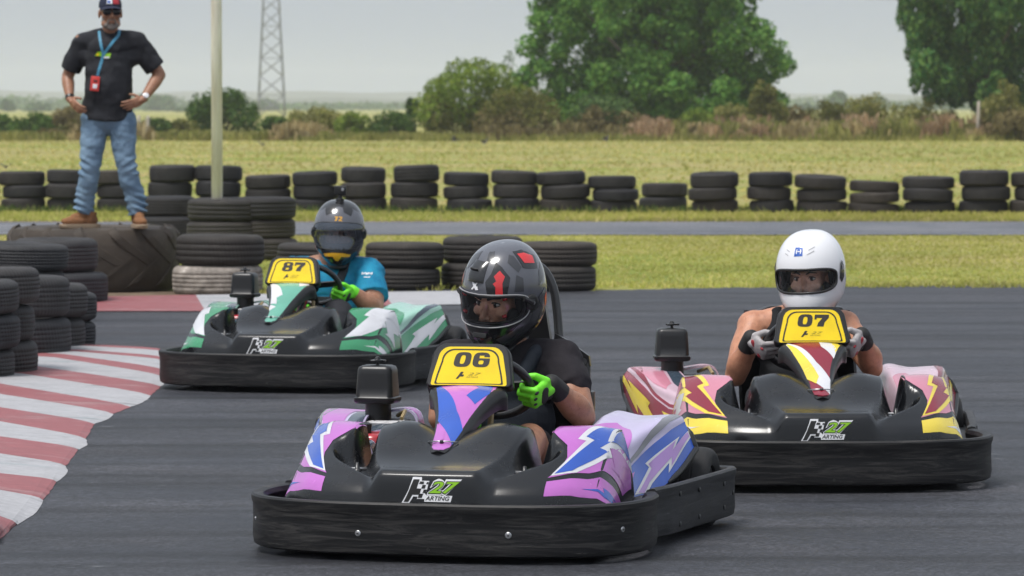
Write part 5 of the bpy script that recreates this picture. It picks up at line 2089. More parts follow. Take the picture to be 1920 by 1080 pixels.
def clear_visor(name, tint, refl, gcol=(1, 1, 1, 1)):
    t = NT(name)
    t.t.nodes.remove(t.b)
    tr = t.n('ShaderNodeBsdfTransparent')
    tr.inputs['Color'].default_value = tint
    gl = t.n('ShaderNodeBsdfGlossy')
    gl.inputs['Roughness'].default_value = 0.06
    gl.inputs['Color'].default_value = gcol
    fr = t.n('ShaderNodeFresnel')
    fr.inputs['IOR'].default_value = 1.45
    ad = t.n('ShaderNodeMath', operation='ADD')
    ad.inputs[1].default_value = refl
    t.l(fr, 0, ad, 0)
    mx = t.n('ShaderNodeMixShader')
    t.l(ad, 0, mx, 0)
    t.l(tr, 0, mx, 1)
    t.l(gl, 0, mx, 2)
    t.t.links.new(mx.outputs[0], t.t.nodes['Material Output'].inputs['Surface'])
    return t.m


m_pad = mat('helmet_lining', (0.012, 0.012, 0.013, 1), 0.9)
m_gask = mat('helmet_gasket', (0.010, 0.010, 0.011, 1), 0.5)
m_clear = clear_visor('clear_visor', (0.94, 0.95, 0.96, 1), 0.01)
m_silver = clear_visor('silvered_visor', (0.36, 0.37, 0.40, 1), 0.11, (0.80, 0.87, 1, 1))
m_hgrey = mat('helmet_gunmetal', (0.085, 0.088, 0.105, 1), 0.22, coat=0.8, var=0.08, vscale=9)
m_hblk = mat('helmet_black', (0.013, 0.013, 0.015, 1), 0.2, coat=0.6)
m_hdark = mat('helmet_charcoal', (0.035, 0.036, 0.042, 1), 0.25, coat=0.6)
m_hred = mat('helmet_red', (0.62, 0.03, 0.035, 1), 0.25, coat=0.5)
m_hwhite = mat('helmet_white', (0.74, 0.74, 0.76, 1), 0.16, coat=0.7, var=0.02, vscale=5)
m_horange = mat('helmet_amber', (0.75, 0.38, 0.02, 1), 0.3, coat=0.4)
m_hblue = mat('emblem_blue', (0.02, 0.10, 0.42, 1), 0.35)
m_hline = mat('vent_shadow_grey', (0.30, 0.30, 0.31, 1), 0.5)


def dg(poly):
    return [(radians(a), radians(b)) for a, b in poly]


PORT_C, PORT_R = (0, radians(-5)), (radians(63), radians(13.5))


def helmet(parent, H, S, style):
    f = make_helmet_surf(S)
    g = lambda az, el: H @ f(az, el)
    base = {'red': m_hgrey, 'white': m_hwhite, 'cam': m_hblk}[style]
    port = sup(0, PORT_C[1], PORT_R[0], PORT_R[1], 3.6, 64)
    mb = MB()
    azs = [-pi + 2 * pi * i / 120 for i in range(121)]
    els = [radians(-66 + 156 * i / 96) for i in range(97)]
    pbig = sup(0, PORT_C[1], PORT_R[0] * 1.0, PORT_R[1] * 1.0, 3.6, 64)
    mb.shell(g, azs, els, base, 0.016 * 1, lambda a, e: inside(pbig, a, e))
    # side pivots and lower edge
    mb.tube([g(a, radians(-66)) for a in azs[:-1]], .010, m_gask, 8, closed=True)
    mb.tube([g(a, e) for a, e in port], .0055, m_gask, 8, closed=True)

    def D_(poly, m_, o_=.0012):
        mb.region(region([dg(poly)], [], radians(5)), g, o_, m_)
    if style == 'red':
        D_([(-110, -14), (-66, -8), (-60, -20), (-40, -23), (0, -23.5), (40, -23), (60, -20), (66, -8), (80, -3), (112, -16), (120, -62), (-120, -62)], m_hblk)
        D_([(26, -34), (48, -28), (70, -16), (92, -12), (110, -24), (80, -34), (55, -50)], m_hdark, .002)
        D_([(-30, -30), (-8, -33), (0, -40), (8, -33), (20, -31), (14, -46), (-14, -46)], m_hdark, .002)
        D_([(12, 11), (40, 10), (46, 30), (34, 44), (22, 52), (16, 36), (8, 26)], m_hblk)
        D_([(24, 10), (34, 10), (34, 24), (38, 32), (30, 40), (21, 33), (25, 27), (20, 24), (24, 20)], m_hred, .002)
        D_([(70, 38), (100, 30), (112, 46), (90, 64), (62, 66)], m_hblk)
        D_([(76, 44), (98, 38), (104, 48), (88, 58), (70, 60)], m_hred, .002)
        D_([(-62, 14), (-45, 14), (-44, 26), (-54, 36), (-62, 26)], m_hblk)
        D_([(-58, 12), (-50, 12), (-49, 22), (-55, 30), (-60, 22)], m_hred, .002)
        D_([(88, -2), (110, 4), (118, -16), (104, -24)], m_hdark, .002)
        D_([(104, -6), (112, -2), (114, -16), (107, -16)], m_hred, .003)
        for pl in ([(-16, 15), (-12.5, 15), (-3, 25), (-6.5, 25)], [(-7, 15), (-2, 16), (-9, 22.5), (-14.5, 25), (-16, 23.5)], [(-9, 18), (-3, 16), (-4, 20)]):
            D_(pl, m_wht, .0022)
        for pl in ([(-44, 34), (-24, 54), (-34, 66), (-58, 52)], [(44, 50), (60, 34), (68, 40), (60, 58), (50, 62)], [(50, 12), (64, 10), (66, 26), (56, 32)], [(2, 52), (18, 56), (10, 70), (-6, 68)], [(92, 10), (112, 16), (118, 34), (100, 26)]):
            D_(pl, m_hdark, .001)
        # brow scoop
        mb2 = []
        for t in (0, .25, .5, .75, 1):
            el_ = radians(lerp(24, 52, t))
            hw_ = radians(lerp(17, 20, t))
            h_ = .011 * sin(pi * min(1, t * .8 + .18))
            row = []
            for k in range(9):
                a_ = -radians(12) + hw_ * (k / 4 - 1)
                p, n_ = surf_n(g, a_, el_)
                row.append(p + n_ * (h_ * (1 - abs(k / 4 - 1) ** 4) + .0008))
            mb2.append(row)
        mb.loft(mb2, m_hblk, closed=False)
        p, n_ = surf_n(g, -radians(12), radians(38))
        mb.box(p + n_ * .012, (.030, .020, .006), m_gask, (H.to_3x3() @ Euler((radians(-52), 0, radians(-12))).to_matrix()), bev=.002)
        # chin vent
        p, n_ = surf_n(g, 0, radians(-30))
        mb.box(p + n_ * .002, (.052, .008, .018), m_gask, (H.to_3x3() @ Euler((radians(-20), 0, 0)).to_matrix()), bev=.003)
    elif style == 'white':
        D_([(-13, 27.5), (3, 28), (3, 42), (-13, 41.5)], m_hblue, .0010)
        for sx in (-1, 1):
            D_([(-5 + sx * 2.6, 31), (-5 + sx * 4.6, 31.5), (-5 + sx * 5.6, 34.8), (-5 + sx * 4.6, 38), (-5 + sx * 2.6, 38.5), (-5 + sx * 3.4, 34.8)], m_wht, .0018)
        D_([(-7.6, 34.1), (-2.4, 34.1), (-2.4, 35.6), (-7.6, 35.6)], m_wht, .0018)
        for (a0, e0, a1, e1) in ((14, 36, 27, 41), (11, 29, 25, 34.5), (-34, 37, -25, 34), (-35, 31, -26, 28)):
            D_([(a0, e0), (a1, e1), (a1, e1 + 1.1), (a0, e0 + 1.1)], m_hline)
        for k in range(3):
            D_([(14 + 5 * k, -50), (15.3 + 5 * k, -50), (12.3 + 5 * k, -45), (11 + 5 * k, -45)], m_hblk)
            D_([(-34 + 4 * k, -50), (-33 + 4 * k, -50), (-33 + 4 * k, -45), (-34 + 4 * k, -45)], m_hline)
        for sx in (-1, 1):
            D_([(sx * 70, -6), (sx * 76, -12), (sx * 84, -6), (sx * 86, 8), (sx * 81, 16), (sx * 75, 12), (sx * 72, 4)], m_hblk, .0030)
            D_([(sx * 77, 3), (sx * 82, 3), (sx * 82, 9), (sx * 77, 9)], m_hline, .0050)
    else:
        D_([(-66, 12), (-30, 16), (0, 17), (30, 16), (66, 12), (74, 34), (40, 48), (0, 52), (-40, 48), (-74, 34)], m_hgrey)
        D_([(-32, 30), (-14, 38), (-10, 56), (-26, 60), (-44, 44)], m_hblk, .002)
        D_([(32, 30), (14, 38), (10, 56), (26, 60), (44, 44)], m_hblk, .002)
        D_([(-38, -33.5), (-14, -31), (0, -31), (14, -31), (38, -33.5), (38, -38), (12, -37.5), (5, -46), (-5, -46), (-12, -37.5), (-38, -38)], m_horange)
        D_([(-8, 20), (-4, 20), (-1, 29), (-8, 29), (-8.5, 27), (-5, 27)], m_horange, .002)
        D_([(1, 20), (9, 20), (9, 22), (4.5, 22), (9, 25), (9, 29), (1, 29), (1, 27), (6, 27), (6, 25.5), (1, 22.5)], m_horange, .002)
        D_([(-100, -20), (-66, -16), (-58, -38), (-100, -54)], m_hblk)
        D_([(100, -20), (66, -16), (58, -38), (100, -54)], m_hblk)
    he = mb.build('helmet', parent, angle=50)
    # lining pads
    mb = MB()
    for sx in (-1, 1):
        e = ell(H @ (Vector((sx * .074, -.058, -.070)) * S), (.022, .035, .040), H.to_3x3())
        mb.add(e.v, e.f, m_pad)
        e = ell(H @ (Vector((sx * .094, -.035, .0)) * S), (.013, .04, .055), H.to_3x3())
        mb.add(e.v, e.f, m_pad)
        if style == 'red':
            for (ax_, az_) in ((.070, .012), (.068, -.044)):
                c_ = H @ (Vector((sx * ax_, -.106 if az_ > 0 else -.112, az_)) * S)
                mb.tube([c_, c_ + H.to_3x3() @ Vector((sx * .012, .006, .004))], .006, m_hred, 8)
    e = ell(H @ (Vector((0, -.088, .062)) * S), (.060, .020, .014), H.to_3x3())
    mb.add(e.v, e.f, m_pad)
    e = ell(H @ (Vector((0, -.120, -.095)) * S), (.050, .015, .014), H.to_3x3())
    mb.add(e.v, e.f, m_pad)
    mb.build('lining', he)
    # visor
    mb = MB()
    el0, el1 = (-22, 11) if style != 'cam' else (-26, 17)
    if style == 'white':
        el0, el1 = -19.5, 9
    vo = sup(0, radians((el0 + el1) / 2), radians(70 if style != 'white' else 62), radians((el1 - el0) / 2), 3.2, 56)
    mv = m_silver if style == 'cam' else m_clear
    off = .0075 if style != 'white' else -.004
    mb.region(region([vo], [], radians(5)), g, off, mv)
    if style != 'white':
        rim = [surf_n(g, a, e) for a, e in vo]
        mb.tube([p + n_ * off for p, n_ in rim], .0022, m_hline if style == 'red' else m_gask, 6, closed=True)
    mb.build('visor', he)
    if style != 'white':
        for sx in (-1, 1):
            mb = MB()
            p, n_ = surf_n(g, sx * radians(74), radians(-4))
            Mx = Matrix.Translation(p) @ rotz(n_).to_4x4()
            mb.lathe([(.027, -.004), (.027, .008), (.022, .012), (.012, .012), (.010, .015), (.002, .015)], m_gask, 20, Mx, closed=False)
            mb.lathe([(.006, .010), (.006, .0165), (.002, .017)], m_steel2, 8, Mx, closed=False)
            mb.tube([p + n_ * .009, surf_n(g, sx * radians(60), radians(3))[0] + n_ * .009], .010, m_gask, 8)
            mb.build('visor_pivot', he, angle=40)
    if style == 'cam':
        mb = MB()
        top, n_ = surf_n(g, 0, radians(84))
        top = g(0, radians(80))
        R = H.to_3x3()
        mb.lathe([(.022, -.006), (.022, .006), (.012, .012), (.010, .035), (.004, .036)], m_gask, 16, Matrix.Translation(top) @ R.to_4x4(), closed=False)
        c_ = top + R @ Vector((0, 0, .052))
        mb.box(c_, (.064, .034, .046), m_gask, R, bev=.006)
        mb.lathe([(.013, 0), (.013, .010), (.010, .011)], m_hdark, 18, Matrix.Translation(c_ + R @ Vector((.014, -.017, .006))) @ (R @ Matrix.Rotation(pi / 2, 3, 'X')).to_4x4(), closed=False)
        mb.lathe([(.008, .010), (.008, .0125), (.002, .013)], m_steel2, 14, Matrix.Translation(c_ + R @ Vector((.014, -.017, .006))) @ (R @ Matrix.Rotation(pi / 2, 3, 'X')).to_4x4(), closed=False)
        mb.build('action_camera', he, angle=40)
    return he


SCN_ = Vector((0, .80, .505))
WAX = Vector((0, -0.75, -0.66)).normalized()
WUP = Vector((0, -0.66, 0.75)).normalized()


def driver(label, K, o):
    """o: dict of pose and clothing, in the kart's own frame"""
    S = Vector(o.get('shift', (0, 0, 0)))
    skinm = o['skin']
    hipY = 1.13
    fem = o.get('female', False)
    w_ = 0.98 if fem else o.get('bulk', 1.0)
    hc = Vector(o['head'])
    Hm = Matrix.Translation(hc) @ Euler((0, 0, radians(o['yaw']))).to_matrix().to_4x4() @ Euler((radians(o['pitch']), radians(o.get('roll', 0)), 0)).to_matrix().to_4x4()
    Mh = Hm @ Matrix.Translation((0, -.012, -.026))
    sh = {s: Vector((s * .180 * w_ + S.x, 1.145 + S.y, .565 + S.z)) for s in (-1, 1)}
    el = {s: Vector(o['elbow'][s]) for s in (-1, 1)}
    grip = {}
    hands = {}
    for s in (-1, 1):
        ga = radians(o['grip'][s])
        Q = SCN_ + Vector((s * .155 * cos(ga), 0, 0)) + WUP * (.150 * sin(ga))
        T = (WUP * cos(ga) - Vector((s, 0, 0)) * sin(ga)).normalized()
        out = (Vector((s * cos(ga), 0, 0)) + WUP * sin(ga)).normalized()
        X = (WAX * .80 - out * .45 + T * .15).normalized()
        Z = (out * .9 + WAX * .35)
        Z = (Z - X * Z.dot(X)).normalized()
        Wp = Q + Z * .029 - X * .076
        grip[s] = Wp
        hands[s] = hand(Wp, X, T, ((66, 84, 52), Z), ((.55, .45, -.55), (.60, -.15, -.80)), o.get('hk', 1.12))
    # body: one continuous skin
    torso = [ell((S.x * .4, hipY, .22), (.165 * w_, .14, .12)), ell((S.x * .6, hipY, .36), (.150 * w_, .115 * w_, .15)), ell((S.x, hipY + .01, .49), (.172 * w_, .112 * w_, .13)),
             cap(sh[-1] + Vector((.03, 0, 0)), sh[1] - Vector((.03, 0, 0)), .062 * w_, .062 * w_)]
    nb, nt = Vector((S.x, 1.135 + S.y, .58)), Mh @ Vector((0, .02, -.08))
    neck = [cap(nb, nt, .060 * w_, .054 * w_)]
    trap = [cap(nb + Vector((0, .01, .03)), sh[s] + Vector((-s * .05, 0, .015)), .05 * w_, .05 * w_) for s in (-1, 1)]
    arms = []
    for s in (-1, 1):
        mid_ = sh[s].lerp(el[s], .45) + Vector((s * .008, 0, 0))
        fm = el[s].lerp(grip[s], .32)
        arms += chain([sh[s], mid_, el[s]], [.062 * w_, .056 * w_, .044 * w_]) + chain([el[s], fm, grip[s]], [.044 * w_, .047 * w_, .029 * w_])
        b_ = sh[s].lerp(el[s], .5) + Vector((0, -.020, .004))
        arms.append(ell(b_, (.046 * w_, .046 * w_, .085), rotz(el[s] - sh[s])))
        arms.append(ell(sh[s] + Vector((s * .016, 0, -.010)), (.056 * w_, .062 * w_, .066)))
        arms.append(ell(el[s].lerp(grip[s], .30) + Vector((s * .010, 0, .004)), (.043 * w_, .043 * w_, .075), rotz(grip[s] - el[s])))
        arms.append(ell(el[s] + Vector((s * .006, .014, -.012)), (.026, .026, .026)))
    legs = []
    kn, ft = {}, {}
    for s in (-1, 1):
        kn[s] = Vector(o['knee'][s])
        ft[s] = Vector((s * .16, .36, .13))
        legs += chain([Vector((s * .09, 1.05, .19)), Vector((s * .09, 1.05, .19)).lerp(kn[s], .55), kn[s]], [.085 * w_, .078 * w_, .060 * w_]) + chain([kn[s], kn[s].lerp(ft[s], .3), ft[s]], [.058 * w_, .055 * w_, .04])
    mb = MB()
    vf = fuse(torso + neck + trap + arms + legs, .0065, 4)
    mb.add(*vf, skinm)
    mb.add(*fuse(head_prims(Mh, fem) + [cap(nb, nt, .058 * w_, .052 * w_)], .0042, 3), o.get('face', skinm))
    face_parts(mb, Mh, fem, look=o.get('look', 0))
    body = mb.build('person', loc=K[0], rot=(0, 0, K[1]))
    tag(body, label, 'person', 'racing drivers seated in the karts')
    # clothing
    mb = MB()
    sl = o['sleeve']
    g_ = .012
    tor2 = [ell((S.x * .4, hipY, .22), (.165 * w_ + g_, .14 + g_, .12)), ell((S.x * .6, hipY, .36), (.150 * w_ + g_, .115 * w_ + g_, .15)), ell((S.x, hipY + .01, .49), (.172 * w_ + g_, .112 * w_ + g_, .13 + .005))]
    if sl > 0:
        tor2 += [cap(sh[-1] + Vector((.03, 0, 0)), sh[1] - Vector((.03, 0, 0)), .062 * w_ + g_, .062 * w_ + g_)] + [cap(nb + Vector((0, .012, .018)), sh[s] + Vector((-s * .05, 0, .015)), .040 * w_ + g_, .048 * w_ + g_) for s in (-1, 1)]
        for s in (-1, 1):
            mid_ = sh[s].lerp(el[s], .45) + Vector((s * .008, 0, 0))
            en = sh[s].lerp(el[s], sl)
            tor2 += [cap(sh[s], mid_, .062 * w_ + g_, .058 * w_ + g_), cap(sh[s].lerp(el[s], .2), en, .064 * w_ + g_, .064 * w_ + g_ * 1.1, flat1=True), ell(sh[s] + Vector((s * .016, 0, -.008)), (.056 * w_ + g_, .062 * w_ + g_, .066 + g_))]
        tor2.append(cap(nb + Vector((0, .006, -.03)), nb.lerp(nt, .16) + Vector((0, .006, 0)), .070 * w_, .068 * w_, flat1=True))
    else:
        for s in (-1, 1):
            tor2 += [cap(Vector((s * .085 * w_ + S.x, 1.04, .50)), Vector((s * .082 * w_ + S.x, 1.12, .618)), .024, .022, sx=1.6, sy=.8), cap(Vector((s * .082 * w_ + S.x, 1.12, .618)), Vector((s * .082 * w_ + S.x, 1.22, .55)), .022, .024)]
    mb.add(*wrinkle(fuse(tor2, .0065, 8), .008, 8, 1.6, o.get('seed', 1)), o['shirt'])
    shirt_vf = (mb.v, mb.f)
    bvh = BVHTree.FromPolygons([Vector(v) for v in mb.v], mb.f)
    for (deco, m_, off_) in o.get('deco', ()):
        def sf(u, v):
            h_ = bvh.ray_cast(Vector((u, 0.4, v)), Vector((0, 1, 0)))
            return h_[0] if h_[0] else Vector((u, 1.1, v))
        V2, T3 = deco
        mb.add([sf(u, v) + Vector((0, -off_, 0)) for u, v in V2], T3, m_)
    mb.build('shirt' if sl > 0 else 'tank_top', body, angle=70)
    if o.get('vest'):
        mb = MB()
        vt = [ell((S.x * .6, hipY - .004, .37), (.150 * w_ + .018, .115 * w_ + .022, .155)), ell((S.x, hipY + .006, .48), (.150 * w_ + .012, .112 * w_ + .024, .12))]
        for s in (-1, 1):
            vt += chain([Vector((s * .07 + S.x, 1.03, .50)), Vector((s * .108 * w_ + S.x, 1.07, .60)), Vector((s * .116 * w_ + S.x, 1.15, .626)), Vector((s * .11 + S.x, 1.22, .58))], [.030, .026, .024, .03])
        mb.add(*fuse(vt, .007, 4), o['vest'])
        mb.build('body_protector', body, angle=70)
    if o.get('straps'):
        mb = MB()
        for s in (-1, 1):
            pts = [Vector((s * .05 + S.x, .995, .36)), Vector((s * .065 + S.x, 1.0, .45)), Vector((s * .085 * w_ + S.x, 1.035, .555)), Vector((s * .095 * w_ + S.x, 1.10, .628)), Vector((s * .1 + S.x, 1.20, .625)), Vector((s * .10 + S.x, 1.29, .60))]
            mb.loft([[p + Vector((s2 * .022, 0, 0)) + Vector((0, -.006, .004)) * s3 for (s2, s3) in ((-1, -1), (1, -1), (1, 1), (-1, 1))] for p in pts], o['straps'])
        mb.loft([[(S.x + x, 0.985 + abs(x) * .12, z) for (x, z) in ((-.10, .33), (.10, .33), (.09, .44), (-.09, .44))], [(S.x + x, 1.01 + abs(x) * .12, z) for (x, z) in ((-.10, .33), (.10, .33), (.09, .44), (-.09, .44))]], o['straps'])
        mb.build('harness', body, angle=40)
    # trousers or shorts
    mb = MB()
    lg = [ell((S.x * .4, hipY - .01, .20), (.165 * w_ + .014, .15, .11))]
    for s in (-1, 1):
        hp = Vector((s * .09, 1.05, .19))
        if o['trouser_len'] < 1:
            lg += [cap(hp, hp.lerp(kn[s], o['trouser_len']), .085 * w_ + .014, .078 * w_ + .016, flat1=True)]
        else:
            lg += chain([hp, hp.lerp(kn[s], .55), kn[s]], [.085 * w_ + .012, .078 * w_ + .012, .064 * w_ + .01]) + chain([kn[s], kn[s].lerp(ft[s], .3), ft[s]], [.064 * w_ + .01, .058 * w_ + .012, .05])
    mb.add(*wrinkle(fuse(lg, .0075, 3), .006, 9, 1.3, 3.3), o['trousers'])
    mb.build('shorts' if o['trouser_len'] < 1 else 'trousers', body, angle=70)
    mb = MB()
    for s in (-1, 1):
        mb.add(*fuse([ell(ft[s] + Vector((0, -.06, -.02)), (.045, .13, .04)), cap(ft[s] + Vector((0, .02, -.03)), ft[s] + Vector((0, .03, .06)), .045, .045)], .008, 3), m_ink)
    mb.build('shoes', body)
    # gloves, fingers closed round the wheel
    for s in (-1, 1):
        mb = MB()
        mb.add(*fuse(hands[s], .0034, 2), o['glove'])
        fd = (grip[s] - el[s]).normalized()
        mb.add(*fuse([cap(grip[s] - fd * .050, grip[s] + fd * .008, .0375, .034, flat0=True)], .004, 2), o['cuff'])
        ga = radians(o['grip'][s])
        T = (WUP * cos(ga) - Vector((s, 0, 0)) * sin(ga)).normalized()
        out = (Vector((s * cos(ga), 0, 0)) + WUP * sin(ga)).normalized()
        for (a_, b_, r_) in o['glove_marks']:
            X = (WAX * .80 - out * .45 + T * .15).normalized()
            Z = (out * .9 + WAX * .35)
            Z = (Z - X * Z.dot(X)).normalized()
            Yh = (T - X * T.dot(X)).normalized()
            c_ = grip[s] + X * a_[0] + Yh * a_[1] + Z * a_[2]
            e = ell(c_, r_, Matrix((X, Yh, Z)).transposed())
            mb.add(e.v, e.f, b_)
        mb.build('glove', body, angle=70)
    helmet(body, Hm, o['hs'], o['helmet'])
    return body


m_tee = cloth('black_tee', (0.013, 0.011, 0.014, 1), (0.021, 0.018, 0.022, 1))
m_vest = cloth('navy_black_vest', (0.014, 0.018, 0.026, 1), (0.022, 0.027, 0.036, 1), 30)
m_bluetee = cloth('blue_print_shirt', (0.008, 0.16, 0.30, 1), (0.02, 0.27, 0.43, 1), 16, 0.4, 0.8, 14)
m_tank = cloth('black_tank', (0.012, 0.013, 0.015, 1))
m_darktr = cloth('dark_grey_trousers', (0.022, 0.022, 0.026, 1), (0.034, 0.034, 0.040, 1))
m_strap = cloth('grey_webbing', (0.03, 0.032, 0.036, 1), (0.05, 0.052, 0.058, 1), 60)
m_neon = mat('neon_green_glove', (0.17, 0.74, 0.025, 1), 0.55, var=0.15, vscale=20, bump=0.5, bscale=80, bdist=0.003)
m_gblk = mat('black_glove_cuff', (0.012, 0.012, 0.012, 1), 0.7, bump=0.4, bscale=60)
m_ggry = mat('pale_grey_glove', (0.36, 0.34, 0.34, 1), 0.6, var=0.2, vscale=30, bump=0.5, bscale=70, bdist=0.003)
m_gred = mat('red_glove_patch', (0.32, 0.02, 0.03, 1), 0.6)

neonmarks = [((.060, .0, .0165), m_gblk, (.020, .034, .0065)), ((.030, -.020, .015), m_gblk, (.026, .012, .0065)), ((.098, .030, .0115), m_gblk, (.010, .006, .004)), ((.101, .008, .0115), m_gblk, (.010, .006, .004)), ((.100, -.014, .0115), m_gblk, (.010, .006, .004))]
driver('driver in black tee and red and grey helmet holding the wheel with neon green gloves', K06,
       dict(skin=m_skinA, face=m_faceA, head=(-.014, 1.085, .815), yaw=-18, pitch=15, roll=5, hs=1.06, helmet='red', elbow={1: (.285, 1.0, .400), -1: (-.215, 1.03, .385)}, grip={1: -6, -1: -62}, knee={1: (.155, .78, .335), -1: (-.19, .77, .29)},
            shirt=m_tee, sleeve=.54, vest=m_vest, trousers=m_tee, trouser_len=.72, glove=m_neon, cuff=m_gblk, glove_marks=neonmarks, seed=1, shift=(-.01, 0, .012), bulk=1.0,
            deco=[]))
marks = []
for k in range(7):
    x_ = .205 + k * .0085
    marks.append([(x_, .556 + (k % 3) * .002), (x_ + .0055, .556 + (k % 3) * .002), (x_ + .0065, .569 - (k % 2) * .003), (x_ + .0010, .569 - (k % 2) * .003)])
for k in range(5):
    x_ = .222 + k * .007
    marks.append([(x_, .541), (x_ + .004, .541), (x_ + .0045, .547), (x_, .547)])
driver('driver in printed blue shirt wearing dark helmet with a camera mounted on top', K87,
       dict(skin=m_skinA, face=m_faceA, head=(.062, 1.10, .785), yaw=14, pitch=2, roll=2, hs=1.03, helmet='cam', elbow={1: (.285, .99, .375), -1: (-.215, 1.03, .385)}, grip={1: -22, -1: -62}, knee={1: (.145, .80, .36), -1: (-.19, .77, .30)},
            shirt=m_bluetee, sleeve=.66, straps=m_strap, trousers=m_darktr, trouser_len=1, glove=m_neon, cuff=m_neon, glove_marks=neonmarks[:3], seed=5, bulk=1.14, deco=[(region([m_], [], .1), m_wht, .003) for m_ in marks]))
driver('driver in black tank top and white helmet with bare shoulders and grey gloves', K07,
       dict(skin=m_skinB, face=m_skinF, female=True, head=(.040, 1.10, .778), yaw=-21, pitch=5, roll=-2, hs=1.06, helmet='white', elbow={1: (.275, .99, .405), -1: (-.265, .97, .375)}, grip={1: 2, -1: -2}, knee={1: (.17, .78, .29), -1: (-.17, .78, .29)},
            shirt=m_tank, sleeve=0, straps=None, trousers=m_darktr, trouser_len=1, glove=m_ggry, cuff=m_gblk,
            glove_marks=[((.045, .012, .0165), m_gred, (.014, .020, .006)), ((.080, -.022, .014), m_gred, (.012, .012, .005)), ((.030, -.028, .014), m_gblk, (.020, .010, .006)), ((.100, .020, .0115), m_gred, (.010, .006, .004))], seed=2))

# ------------------------------------------------------------------ the standing man
MS = FPX / 30.42
MX = (205 - 960) / MS
MR = Vector((MX, 30.42, 0.50))


def q_(px, py, y=0.0):
    """point of the man's own frame from a point of the photograph"""
    return Vector(((px - 205) / MS, y, (430 - py) / MS))


m_denim = cloth('blue_denim', (0.115, 0.185, 0.275, 1), (0.20, 0.295, 0.395, 1), 26, 0.5, 0.85, 5)
m_boot = cloth('brown_suede', (0.19, 0.085, 0.038, 1), (0.26, 0.125, 0.058, 1), 40, 0.4)
m_sole = mat('gum_sole', (0.33, 0.24, 0.16, 1), 0.7)
m_teem = cloth('charcoal_black_tee', (0.016, 0.017, 0.021, 1), (0.026, 0.027, 0.032, 1), 12)
m_beard = mat('grey_beard', (0.21, 0.18, 0.16, 1), 0.9, var=0.3, vscale=60, bump=0.6, bscale=120, bdist=0.004)
m_cap = cloth('navy_cap', (0.018, 0.022, 0.045, 1), (0.026, 0.03, 0.055, 1))
m_capred = mat('cap_red', (0.45, 0.03, 0.04, 1), 0.7)
m_lan = mat('blue_lanyard', (0.05, 0.23, 0.36, 1), 0.6, var=0.2, vscale=40)
m_badge = mat('red_badge', (0.62, 0.05, 0.04, 1), 0.35)
m_lens = mat('dark_lens', (0.006, 0.006, 0.007, 1), 0.1)

mb = MB()
HM = Matrix.Translation((.018, -.035, 1.645)) @ Euler((0, 0, radians(12))).to_matrix().to_4x4() @ Matrix.Scale(1.06, 4)
pel = Vector((-.01, .02, .86))
chest = Vector((.005, .02, 1.32))
sh = {-1: Vector((-.205, .02, 1.425)), 1: Vector((.215, .02, 1.425))}
elb = {-1: Vector((-.325, .08, 1.160)), 1: Vector((.385, .07, 1.175))}
wri = {-1: Vector((-.292, -.05, .985)), 1: Vector((.270, -.085, .985))}
kn = {-1: Vector((-.143, -.03, .47)), 1: Vector((.135, -.03, .47))}
an = {-1: Vector((-.200, .03, .10)), 1: Vector((.217, .02, .10))}
hip = {-1: Vector((-.10, .01, .83)), 1: Vector((.09, .01, .83))}
core = [ell(pel, (.175, .125, .13)), ell((0, -.01, 1.08), (.17, .13, .2)), ell(chest, (.185, .125, .17)), cap(sh[-1], sh[1], .065, .065), cap((.01, .02, 1.44), (.016, -.005, 1.58), .062, .058)]
limbs = []
for s in (-1, 1):
    limbs += chain([sh[s], sh[s].lerp(elb[s], .5), elb[s]], [.068, .058, .046]) + chain([elb[s], elb[s].lerp(wri[s], .3), wri[s]], [.046, .050, .030])
    limbs += chain([hip[s], kn[s], an[s]], [.09, .062, .045])
hl = hand(wri[-1], (.58, -.58, -.57), (.30, -.45, .80), ((10, 24, 20), (-.55, -.80, .2)), ((.77, .64, -.3), (.9, .3, -.4)), 1.0, .05)
hr = hand(wri[1], (-.84, -.38, -.36), (-.30, -.25, .90), ((8, 20, 18), (.35, -.92, .1)), ((.64, .77, -.3), (.85, .4, -.4)), 0.98, .06)
mb.add(*fuse(core + limbs, .0085, 4), m_skinC)
mb.add(*fuse(hl + [cap(elb[-1].lerp(wri[-1], .8), wri[-1], .034, .030)], .004, 2), m_skinC)
mb.add(*fuse(hr + [cap(elb[1].lerp(wri[1], .8), wri[1], .034, .030)], .004, 2), m_skinC)
mb.add(*fuse(head_prims(HM) + [cap((.012, .01, 1.46), HM @ Vector((0, .02, -.08)), .058, .055)], .0048, 3), m_skinC)
face_parts(mb, HM, False, True, None, False)
man = mb.build('person', loc=MR)
tag(man, 'man in cap, black tee and jeans standing with hands on hips on tractor tyre', 'person')
# beard
mb = MB()
R = HM.to_3x3()
E = lambda x, y, z, a, b, c: ell(HM @ Vector((x, y, z)), (a, b, c), R)
mb.add(*fuse([E(0, -.064, -.104, .034, .030, .022), E(-.030, -.055, -.090, .026, .030, .022), E(.030, -.055, -.090, .026, .030, .022), E(-.052, -.028, -.060, .016, .030, .036), E(.052, -.028, -.060, .016, .030, .036),
               E(0, -.0985, -.051, .027, .008, .006), E(.026, -.087, -.064, .008, .010, .018), E(-.026, -.087, -.064, .008, .010, .018), E(0, -.086, -.087, .018, .012, .010)], .004, 2), m_beard)
mb.build('beard', man)
